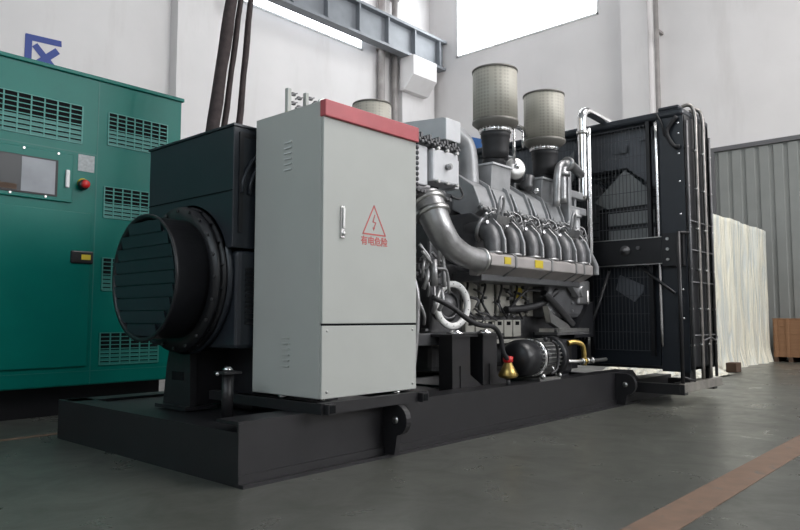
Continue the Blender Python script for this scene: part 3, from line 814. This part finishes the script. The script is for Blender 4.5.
# turbocharger between the boxes
tu = MB().lathe([(.06, -.14), (.13, -.12), (.17, -.06), (.175, 0), (.15, .05), (.09, .10), (.07, .16)], (6.10, 3.92, 2.43), (-.55, -.83, 0), 36).build('turbocharger', 'elbow', t)
MB().lathe([(.04, .13), (.10, .13), (.115, .165), (.10, .18), (.04, .18)], (6.10, 3.92, 2.43), (-.55, -.83, 0), 28).build('turbo_flange', 'steel', tu)
mb = MB()
mb.tube([(5.70, 3.74, 2.85), (5.92, 3.74, 2.86), (6.10, 3.75, 2.855), (6.24, 3.80, 2.83)], .028, 12)
mb.tube([(5.92, 3.74, 2.84), (5.92, 3.74, 2.46)], .014, 8, smooth=False); mb.tube([(6.09, 3.74, 2.83), (6.09, 3.74, 2.66)], .012, 8, smooth=False)
mb.sphere((5.74, 3.60, 2.385), .03); mb.sphere((6.14, 3.62, 2.20), .03)
pieces(mb, 'breather_pipe', 'chrome', t)
mb = MB().lathe([(.05, 0), (.07, .02), (.07, .06), (.045, .10), (.045, .16)], (6.12, 3.74, 2.22), (.2, -.3, 1), 16); mb.box(6.02, 6.22, 3.80, 3.95, 2.10, 2.30, bev=.02); mb.build('turbo_bracket', 'castd', t)
# wide pale turbo inlet hose behind the rear control box
MB().tube([(4.95, 3.82, 2.60), (5.08, 3.80, 2.57), (5.17, 3.78, 2.45), (5.18, 3.76, 2.10)], .09, 20).build('intercooler_pipe', 'engine', t)

# rear electronics box with lid and bolt flanges
eb = B(4.26, 4.60, 3.45, 3.62, 2.00, 2.275, bev=.02).build('electronics_box', 'silver', t)
B(4.05, 4.24, 3.49, 3.75, 1.96, 2.28, bev=.01).build('box_rear_cover', 'silver', eb)
mb = MB().cyl((4.44, 3.45, 2.14), (4.44, 3.41, 2.14), .026, n=20).cyl((4.44, 3.41, 2.14), (4.44, 3.40, 2.14), .016, n=16); mb.build('box_knob', 'cast', eb)
mb = MB()
for x in (4.30, 4.42, 4.55):
    for z in (2.0, 2.27): mb.cyl((x, 3.46, z), (x, 3.42, z), .014, n=8)
for z in (2.04, 2.11, 2.18, 2.24): mb.cyl((4.60, 3.50, z), (4.625, 3.50, z), .010, n=8)
pieces(mb, 'box_bolt', 'steel', eb)
B(4.61, 4.67, 3.50, 3.68, 1.99, 2.24, bev=.008).build('box_side_flange', 'silver', eb)
mb = MB()
for k in range(9): mb.sphere((4.09, 3.475, 1.95 + k * .042), .019, (.8, .8, 1), 10)
pieces(mb, 'flange_bolt', 'castd', eb)
mb = MB()
for k in range(16):
    mb.cyl((4.05 + k * .037, 3.47, 2.295 + .012 * (k % 2)), (4.05 + k * .037, 3.44, 2.30 + .012 * (k % 2)), .014, n=8)
    if k < 11: mb.cyl((4.06 + k * .04, 3.47, 1.90 - .003 * k), (4.06 + k * .04, 3.43, 1.90 - .003 * k), .016, n=8)
    mb.box(4.04 + k * .037, 4.065 + k * .037, 3.455, 3.50, 2.325, 2.345 + .015 * (k % 3), bev=.004)
mb.box(4.03, 4.64, 3.48, 3.62, 2.28, 2.36, bev=.01)
pieces(mb, 'wiring_connector', 'castd', eb)
B(4.02, 4.46, 3.47, 3.7, 1.86, 1.95, bev=.02).build('connector_base', 'castd', eb)
mb = MB().tube([(4.64, 3.47, 2.0), (4.64, 3.44, 1.93), (4.58, 3.44, 1.89), (4.48, 3.44, 1.90)], .010, 8); mb.build('connector_cable', 'rubber', eb)
# slanted lid housing
ld = MB().prism([(3.45, 2.40), (3.45, 2.56), (4.20, 2.62), (4.20, 2.42)], 'x', 4.40, 4.62, bev=.01)
ld.bm.free(); ld = MB().prism([(3.45, 2.37), (3.45, 2.555), (3.47, 2.56), (4.3, 2.64), (4.3, 2.48)], 'x', 4.43, 4.63, bev=.008).build('cooler_housing', 'silver', t)
# front coolant pipes (matte grey) near the radiator
mb = MB().cyl((6.70, 3.50, 1.62), (6.70, 3.50, 2.05), .065, n=20)
for z in (1.66, 1.82, 1.98): mb.lathe([(.06, -.015), (.08, -.015), (.08, .015), (.06, .015)], (6.70, 3.50, z), (0, 0, 1), 24)
mb.cyl((6.72, 3.50, 1.30), (6.72, 3.50, 1.66), .05, n=16)
mb.build('thermostat_pipe', 'engine', t)
mb = MB().tube([(6.46, 3.50, 2.10), (6.46, 3.50, 2.36), (6.47, 3.50, 2.46), (6.54, 3.50, 2.525), (6.66, 3.50, 2.535), (6.82, 3.51, 2.50), (6.98, 3.53, 2.47)], .048, 14)
mb.lathe([(.045, -.02), (.085, -.02), (.085, .02), (.045, .02)], (6.46, 3.50, 2.40), (0, 0, 1), 20)
mb.lathe([(.045, -.02), (.075, -.02), (.075, .02), (.045, .02)], (6.58, 3.50, 2.535), (1, 0, -.1), 20)
mb.tube([(6.33, 3.5, 2.05), (6.33, 3.48, 2.38), (6.40, 3.48, 2.49), (6.50, 3.49, 2.51)], .04, 12)
pieces(mb, 'coolant_crossover_pipe', 'cast', t)
mb = B(6.56, 7.0, 3.50, 3.58, 2.19, 2.27, bev=.01).box(6.56, 7.0, 3.50, 3.58, 2.02, 2.10, bev=.01).box(6.56, 6.63, 3.48, 3.58, 1.62, 2.46, bev=.01).box(6.76, 6.80, 3.52, 3.56, 2.1, 2.19)
mb.build('front_bracket', 'engine', t)
mb = MB().tube([(6.60, 3.38, 1.72), (6.72, 3.36, 1.60), (6.84, 3.34, 1.46), (6.86, 3.34, 1.36)], .035, 12); mb.build('drain_pipe', 'engine', t)
mb = MB().prism([(6.45, 1.25), (6.85, 1.30), (6.85, 1.20), (6.62, 1.12)], 'y', 3.42, 3.48); mb.cyl((6.70, 3.40, 1.18), (6.70, 3.55, 1.18), .06, n=20)
mb.build('front_mount', 'cast', t)
# polished coolant pipe up to the radiator tank
cp = MB().tube([(6.97, 3.52, 2.20), (6.97, 3.52, 2.55), (6.97, 3.52, 3.0), (6.98, 3.52, 3.14), (7.05, 3.52, 3.205), (7.16, 3.51, 3.215), (7.42, 3.46, 3.17), (7.52, 3.44, 3.14)], .05, 18, k=8).build('polished_coolant_pipe', 'chrome', t)
MB().tube([(7.08, 3.50, 3.02), (7.08, 3.50, 2.4), (7.08, 3.50, 1.62), (7.05, 3.50, 1.50), (6.98, 3.50, 1.44)], .030, 14).build('polished_return_pipe', 'chrome', t)
MB().tube([(7.06, 3.55, 1.3), (7.06, 3.55, .42)], .032, 14, smooth=False).build('lower_coolant_pipe', 'steel', t)
mb = MB().lathe([(.045, -.02), (.062, -.02), (.062, .02), (.045, .02)], (6.97, 3.52, 2.95), (0, 0, 1), 20)
pieces(mb, 'pipe_clamp', 'steel', cp)
# drain hose with brass funnel end
ho = MB().tube([(4.06, 3.30, 1.06), (4.22, 3.24, .985), (4.40, 3.20, .88), (4.55, 3.20, .845), (4.72, 3.20, .83), (4.82, 3.20, .75), (4.86, 3.20, .62), (4.93, 3.20, .555)], .020, 12).build('drain_hose', 'rubber', t)
fn = MB().lathe([(.0, .0), (.035, 0), (.075, .01), (.085, .03), (.055, .085), (.035, .125), (.028, .14)], (4.945, 3.21, .40), (0, 0, 1), 24).build('brass_breather', 'brass', t, label='brass bell-shaped end of the black hose')
MB().lathe([(.03, 0), (.042, .01), (.042, .05), (.02, .055)], (4.945, 3.21, .53), (0, 0, 1), 20).build('breather_cap', 'redcap', fn)
MB().cyl((4.945, 3.21, .345), (4.945, 3.21, .40), .016, n=12).build('breather_stem', 'castd', fn)

# ================================================================== ELECTRIC PUMP MOTOR on the near rail
t = thing('pump_motor', (5.85, 3.33, .345), 'dark finned electric motor lying on the skid rail under the engine', 'motor')
my, mz, mr = 3.34, .545, .165
cw = MB().lathe([(0, .0), (mr * .75, .005), (mr * .93, .04), (mr, .09), (mr, .22), (mr * .97, .225)], (5.22, my, mz), (1, 0, 0), 40).build('fan_cowl', 'black', t)
bd = MB().lathe([(mr * .88, 0), (mr * .88, .38)], (5.44, my, mz), (1, 0, 0), 40).build('stator_body', 'castd', t)
mb = MB()
for k in range(28):
    a = 2 * PI * k / 28; c = Vector((5.64, my + mr * .93 * math.cos(a), mz + mr * .93 * math.sin(a)))
    mb.box(5.46, 5.80, c.y - .016, c.y + .016, c.z - .004, c.z + .004, rot=Matrix.Rotation(a, 3, 'X'))
mb.build('cooling_fin', 'steel', bd)
MB().lathe([(mr * .9, 0), (mr * 1.12, 0), (mr * 1.15, .02), (mr * 1.15, .07), (mr, .09), (.05, .10)], (5.82, my, mz), (1, 0, 0), 40).build('end_flange', 'black', t)
MB().lathe([(mr * .97, 0), (mr * 1.06, 0), (mr * 1.06, .045), (mr * .97, .045)], (5.50, my, mz), (1, 0, 0), 40).build('shiny_band', 'chrome', t)
mb = MB().tube([(5.58, 3.16, .70), (5.66, 3.155, .66), (5.70, 3.16, .54), (5.66, 3.155, .44), (5.58, 3.17, .40)], .013, 8); mb.sphere((5.55, 3.20, .71), .022)
mb.build('motor_cable', 'rubber', t)
mb = MB().box(5.42, 5.80, 3.19, 3.22, .345, .37).box(5.42, 5.80, 3.22, 3.46, .345, .36)
mb.tube([(5.60, 3.17, .47), (5.68, 3.17, .385)], .010, 6, smooth=False); mb.sphere((5.44, 3.17, .385), .026); mb.sphere((5.76, 3.18, .38), .02)
mb.build('motor_foot', 'steel', t)
mb = B(5.92, 6.20, 3.28, 3.52, .37, .70, bev=.03); mb.box(5.95, 6.15, 3.3, 3.5, .345, .37)
mb.build('pump_head', 'black', t)
mb = MB().tube([(6.10, 3.28, .66), (6.20, 3.25, .67), (6.28, 3.22, .64), (6.30, 3.21, .56), (6.30, 3.21, .44)], .026, 12).lathe([(.02, -.02), (.04, -.02), (.04, .02), (.02, .02)], (6.30, 3.21, .48), (0, 0, 1), 6)
mb.build('brass_pipe', 'brass', t)
mb = MB().tube([(6.02, 3.24, .49), (6.20, 3.20, .485), (6.50, 3.20, .48), (6.76, 3.20, .48)], .018, 10)
for x in (6.22, 6.32, 6.42): mb.cyl((x, 3.20, .483), (x + .04, 3.20, .483), .034, n=6)
mb.build('outlet_pipe', 'steel', t)

# ================================================================== RADIATOR
t = thing('radiator', (7.8, 4.33, .235), 'huge black radiator unit with wire guard and vertical end pipes beside the plastic wrapped machine', 'radiator')
RX = 7.4; Y0, Y1 = 2.57, 6.05; ZB, ZT = .36, 3.12
# shell: open-fronted box
mb = B(8.12, 8.18, Y0, Y1, .36, ZT).box(RX, 8.18, Y0, Y0 + .02, .36, ZT).box(RX, 8.18, Y1 - .02, Y1, .36, ZT).box(RX, 8.18, Y0, Y1, ZT - .04, ZT).box(RX, 8.18, Y0, Y1, .36, .39)
sh = mb.build('casing', 'black', t)
tk = B(RX - .02, 8.20, Y0 - .005, Y1, ZT - .06, ZT + .03, bev=.03).build('top_tank', 'blue_black', t)
B(RX - .015, RX + .03, Y0, 2.86, .34, ZT - .06).build('side_panel', 'blue_black', t)
fr = B(RX - .03, RX + .03, 2.93, 2.97, .50, ZT - .06).build('guard_frame', 'black', t)
MB().tube([(RX - .06, 2.835, .60), (RX - .06, 2.84, 1.8), (RX - .06, 2.845, 3.02)], .016, 10).build('sight_pipe', 'chrome', t)
core = B(8.0, 8.05, 2.62, 6.0, .37, 3.06).build('core', 'core', t)
mb = MB()
for j in range(30):
    z = .45 + j * .085; mb.box(7.985, 8.0, 2.9, 5.8, z, z + .012)
mb.build('core_tube', 'blue_black', core)
# fan shroud area: flat pale and dark pieces behind the wire guard
mb = MB()
def quad3(mb, pts, th=.01):
    v = [mb.bm.verts.new(p) for p in pts]; w = [mb.bm.verts.new(Vector(p) + Vector((th, 0, 0))) for p in pts]
    n = len(pts); mb.bm.faces.new(v); mb.bm.faces.new(list(reversed(w)))
    for i in range(n): mb.bm.faces.new((v[i], v[(i + 1) % n], w[(i + 1) % n], w[i]))
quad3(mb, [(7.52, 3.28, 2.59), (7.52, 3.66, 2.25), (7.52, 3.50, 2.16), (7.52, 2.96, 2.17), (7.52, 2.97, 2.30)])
mb.build('pale_quad', 'shroud', t)
mb = MB()
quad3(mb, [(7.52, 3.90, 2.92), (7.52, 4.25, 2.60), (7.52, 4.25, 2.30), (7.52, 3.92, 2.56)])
mb.build('pale_quad', 'shroud', t)
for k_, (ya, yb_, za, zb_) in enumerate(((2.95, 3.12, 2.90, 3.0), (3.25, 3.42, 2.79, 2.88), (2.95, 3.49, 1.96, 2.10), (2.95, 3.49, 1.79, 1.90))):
    B(7.52, 7.53, ya, yb_, za, zb_).build('reflection_strip_plate', 'shroud' if k_ > 1 else 'core', t)  # upper pair stands for reflections, lower pair are pale strips
mb = MB()
quad3(mb, [(7.56, 2.93, 3.05), (7.56, 5.9, 3.05), (7.56, 5.9, 2.62), (7.56, 3.28, 2.62), (7.56, 2.93, 2.34)])
mb.build('shroud_panel', 'core', t)
mb = MB()
quad3(mb, [(7.54, 2.93, 2.16), (7.54, 3.62, 2.16), (7.54, 3.62, 2.10), (7.54, 2.93, 2.10)])
quad3(mb, [(7.54, 2.93, 1.95), (7.54, 3.62, 1.95), (7.54, 3.62, 1.91), (7.54, 2.93, 1.91)])
quad3(mb, [(7.54, 3.50, 2.16), (7.54, 3.62, 2.16), (7.54, 3.62, 1.5), (7.54, 3.50, 1.5)])
pieces(mb, 'shroud_frame', 'black', t)
fan = MB().lathe([(.10, 0), (.16, .02), (.16, .12), (.05, .14)], (7.64, AC, 1.62), (1, 0, 0), 24)
fo = fan.build('fan', 'castd', t)
mb = MB()
for k in range(9):
    a = 2 * PI * k / 9; R = Matrix.Rotation(a, 3, 'X') @ Matrix.Rotation(.5, 3, 'Z')
    c = Matrix.Rotation(a, 3, 'X') @ Vector((0, 0, .62)); mb.box(7.72 + c.x - .008, 7.72 + c.x + .008, AC + c.y - .13, AC + c.y + .13, 1.62 + c.z - .45, 1.62 + c.z + .45, rot=Matrix.Rotation(a, 3, 'X') @ Matrix.Rotation(.5, 3, 'Z'))
mb.build('fan_blade', 'castd', fo)
MB().lathe([(1.10, 0), (1.12, 0), (1.12, .18), (1.10, .18)], (7.64, AC, 1.62), (1, 0, 0), 64, closed=True).build('fan_ring', 'blue_black', t)
# belt box band and pulley
bb = B(RX - .10, RX + .02, 2.80, 5.0, 1.49, 1.765, bev=.006).build('cross_beam', 'black', t)
mb = B(RX - .11, RX - .09, 2.80, 4.9, 1.76, 1.77).box(RX - .11, RX - .09, 2.80, 4.9, 1.475, 1.485); pieces(mb, 'beam_edge', 'steel', bb)
mb = MB().lathe([(.055, -.03), (.055, .0), (.02, .01), (.02, .04), (0, .04)], (RX - .12, 3.20, 1.64), (-1, 0, 0), 24).cyl((RX - .1, 3.05, 1.66), (RX - .13, 3.05, 1.66), .02, n=12)
mb.build('belt_tensioner', 'castd', bb)
mb = B(RX - .09, RX, 2.58, 2.80, 1.45, 1.80)
br = mb.build('side_bracket', 'black', t)
mb = MB()
for y in (2.62, 2.74):
    for z in (1.52, 1.63, 1.74): mb.hexbolt((RX - .09, y, z), (-1, 0, 0), .017, .014)
pieces(mb, 'bracket_bolt', 'steel', br)
mb = MB()
for z in (.9, 1.2, 2.0, 2.35, 2.65, 2.87, 2.98): mb.lathe([(.014, 0), (.014, .006), (.006, .012), (0, .012)], (RX - .015, 2.62, z), (-1, 0, 0), 12)
pieces(mb, 'panel_bolt', 'chrome', t)
# lower panel and braces
B(7.46, 7.48, 2.90, 5.9, .37, 1.47).build('lower_shroud_panel', 'blue_black', t)
mb = MB().prism([(3.33, 1.385), (3.05, 1.255), (3.07, 1.18), (3.165, 1.08), (3.38, 1.22)], 'x', 7.43, 7.45); mb.build('belt_cover', 'core', t)
for a, b in (((7.32, 3.05, 1.46), (7.32, 2.68, 1.16)), ((7.28, 3.38, 1.42), (7.02, 3.56, .62))):
    MB().tube([a, b], .018, 6, smooth=False).build('diagonal_brace', 'black', t)
mb = B(RX - .10, RX - .085, 2.63, 2.72, 1.22, 1.28); mb.bm.free()
# wire guard
mb = MB()
y = 3.0
while y < 5.9:
    mb.box(RX - .004, RX + .002, y - .0028, y + .0028, .55, 3.03); y += .042
for z in (.55, .75, .95, 1.15, 1.35, 1.9, 2.1, 2.3, 2.5, 2.7, 2.9, 3.03): mb.box(RX - .006, RX + .004, 2.97, 5.9, z - .003, z + .003)
g = mb.build('wire_guard', 'guard', t)
B(RX - .02, RX + .02, 3.64, 3.70, .5, ZT - .06).build('guard_frame', 'black', t)
# pipes along the end face, with bent tops
for k, (x, yb, zt) in enumerate(((7.42, 2.545, 3.0), (7.67, 2.54, 3.02), (7.91, 2.54, 2.99), (8.13, 2.545, 2.95))):
    mb = MB()
    if k in (1, 2): mb.tube([(x - .05, 2.66, ZT + .10), (x - .02, 2.60, ZT + .115), (x, 2.56, ZT + .08), (x + .01, 2.54, ZT - .03), (x + .01, yb, ZT - .2), (x + .01, yb, 2.2), (x + .01, yb, 1.), (x + .01, yb, .26)], .020, 10)
    else: mb.tube([(x, yb, zt), (x, yb, .26)], .017, 8, smooth=False)
    p = mb.build('end_pipe', 'tubing' if k in (1, 2) else 'castd', t)
    mb = MB()
    for z in (.62, 1.0, 1.42, 1.86, 2.3, 2.72): mb.cyl((x, 2.53, z), (x, 2.575, z), .013, n=8)
    pieces(mb, 'pipe_clip', 'steel', p)
mb = MB()
for z in (.72, 1.28, 1.62, 1.93): mb.tube([(7.42, 2.545, z), (8.13, 2.545, z)], .009, 6, smooth=False)
mb.tube([(7.67, 2.53, .66), (7.9, 2.52, .69), (8.08, 2.53, .66), (8.14, 2.53, .70)], .010, 6)
pieces(mb, 'cross_tie', 'castd', t)
mb = MB().tube([(7.24, 2.60, .235), (7.24, 2.60, 1.80)], .020, 10, smooth=False).tube([(7.24, 2.60, 1.79), (7.40, 2.55, 1.80)], .016, 8, smooth=False)
mb.tube([(7.24, 2.60, .30), (7.36, 2.52, .26)], .014, 8, smooth=False)
mb.build('guard_rail', 'skid', t)
mb = MB().tube([(7.35, 2.62, 3.05), (7.33, 2.72, 2.9), (7.34, 2.66, 2.74), (7.36, 2.60, 2.72)], .022, 8).tube([(7.38, 2.85, 3.13), (7.34, 2.78, 3.0), (7.36, 2.76, 2.86)], .010, 6)
pieces(mb, 'overflow_hose', 'rubber', t)
mb = B(7.42, 7.60, 2.62, 2.85, ZT + .03, ZT + .08, bev=.02).box(7.85, 8.18, 2.60, 2.70, ZT + .0, ZT + .08); pieces(mb, 'top_bracket', 'blue_black', t)
for x in (7.45, 8.05):
    B(x, x + .08, 2.60, 2.68, .232, .36).build('leg', 'skid', t)
    B(x, x + .08, 5.9, 5.98, .232, .36).build('leg', 'skid', t)

# ================================================================== BACKGROUND RIGHT
def wrapped():
    mb = MB(); x0, x1, y0, y1, h = 12.1, 16.0, 3.92, 5.1, 2.74
    nx, nz, ny = 60, 34, 16
    rnd = random.Random(3)
    ph = [rnd.uniform(0, 6) for _ in range(8)]
    def disp(u, z):
        return .020 * math.sin(u * 4 + ph[0] + .5 * math.sin(z * 1.3)) + .012 * math.sin(u * 11 + ph[1] + z * .6) + .005 * math.sin(z * 7 + ph[2] + u * 3) + .03 * max(0, .35 - z) * math.sin(u * 9 + ph[3]) * 4
    per = []
    for i in range(nx): per.append((x0 + (x1 - x0) * i / nx, y0, 0, -1))
    for i in range(ny): per.append((x1, y0 + (y1 - y0) * i / ny, 1, 0))
    for i in range(nx): per.append((x1 - (x1 - x0) * i / nx, y1, 0, 1))
    for i in range(ny): per.append((x0, y1 - (y1 - y0) * i / ny, -1, 0))
    rings = []
    for j in range(nz + 1):
        z = .0 + h * j / nz; r = []
        for k, (x, y, a, b) in enumerate(per):
            q = disp(k * .065, z) + (.05 * max(0, .3 - z) / .3 if z < .3 else 0)
            r.append(mb.bm.verts.new((x + a * q, y + b * q, z)))
        rings.append(r)
    n = len(per)
    for a, b in zip(rings, rings[1:]):
        for i in range(n): f = mb.bm.faces.new((a[i], a[(i + 1) % n], b[(i + 1) % n], b[i])); f.smooth = True
    mb.bm.faces.new(rings[-1]); 
    return mb
t = thing('wrapped_machine', (14.05, 4.5, 0), 'tall block wrapped in crinkled clear white plastic film standing behind the radiator', 'wrapped machine')
wrapped().build('plastic_wrap', 'film', t)
tag(B(12.35, 12.62, 3.55, 3.72, 0, .16, bev=.01).build('timber_block', 'woodd'), 'short dark timber block on the floor before the plastic wrapped machine', 'timber block')
# crumpled sheet on the floor
mb = MB(); g = bmesh.ops.create_grid(mb.bm, x_segments=46, y_segments=30, size=1)
rr = random.Random(5)
for v in g['verts']:
    x = 10.9 + v.co.x * 1.0; y = 4.25 + v.co.y * .8
    e = min(1, (1 - max(abs(v.co.x), abs(v.co.y))) * 4)
    z = .015 + e * (.06 + .06 * math.sin(x * 9 + 2 * math.sin(y * 5)) + .04 * math.sin(y * 17 + x * 4)) + rr.uniform(0, .012)
    v.co = Vector((x, y, max(.006, z)))
for f in mb.bm.faces: f.smooth = True
tag(mb.build('plastic_sheet', 'film'), 'crumpled clear plastic sheet on the floor seen under the radiator', 'plastic sheet')
# crates by the door
def crate(x, y, w, d, h, lab):
    t = thing('wooden_crate', (x, y, 0), lab, 'crate', 'crates before the grey door')
    z = .10
    mb = MB()
    n = 5
    for j in range(n): 
        q = (h - z) / n; mb.box(x - d / 2, x - d / 2 + .02, y - w / 2, y + w / 2, z + j * q + .004, z + (j + 1) * q - .004); mb.box(x - d / 2 + .02, x + d / 2, y - w / 2, y - w / 2 + .02, z + j * q + .004, z + (j + 1) * q - .004)
        mb.box(x - d / 2 + .02, x + d / 2, y + w / 2 - .02, y + w / 2, z + j * q + .004, z + (j + 1) * q - .004)
    mb.box(x - d / 2 + .03, x + d / 2, y - w / 2 + .03, y + w / 2 - .03, z, h); mb.build('plank_side', 'wood', t)
    B(x - d / 2 - .01, x + d / 2 + .01, y - w / 2 - .01, y + w / 2 + .01, h, h + .02).build('crate_lid', 'wood', t)
    mb = MB()
    for yy in (y - w / 2 + .03, y, y + w / 2 - .09): mb.box(x - d / 2 - .02, x - d / 2, yy, yy + .06, z, h)
    pieces(mb, 'batten', 'wood', t)
    mb = MB()
    for yy in (y - w / 2, y - .04, y + w / 2 - .08): mb.box(x - d / 2, x + d / 2, yy, yy + .08, 0, z)
    pieces(mb, 'skid_runner', 'woodd', t)
    return t
crate(16.35, 3.55, .62, .7, .88, 'brown wooden crate nearest the plastic wrapped machine')
crate(16.35, 2.90, .62, .7, .88, 'brown wooden crate farther from the plastic wrapped machine, before the grey door')

# ================================================================== WORLD, CAMERA
w = bpy.data.worlds.new('World'); scene.world = w; w.use_nodes = True
w.node_tree.nodes['Background'].inputs[0].default_value = (.75, .82, .9, 1); w.node_tree.nodes['Background'].inputs[1].default_value = .5

cd = bpy.data.cameras.new('Camera'); cam = bpy.data.objects.new('Camera', cd); COL.objects.link(cam); scene.camera = cam
cd.sensor_fit = 'HORIZONTAL'; cd.sensor_width = 36; cd.lens = 36 * 691.5 / 800
cam.location = (0, 0, .9)
yaw, th = math.radians(41.8), math.radians(4.41)
F = Vector((math.cos(yaw) * math.cos(th), math.sin(yaw) * math.cos(th), math.sin(th)))
cam.rotation_euler = F.to_track_quat('-Z', 'Y').to_euler()
cd.clip_start = .05; cd.clip_end = 200

vs = scene.view_settings; scene.display_settings.display_device = 'sRGB'
vs.view_transform = 'Standard'; vs.look = 'None'; vs.gamma = 1; vs.use_curve_mapping = False; vs.exposure = .22
scene.cycles.use_denoising = True
scene.cycles.max_bounces = 8; scene.cycles.diffuse_bounces = 4; scene.cycles.glossy_bounces = 4
scene.cycles.sample_clamp_indirect = 6
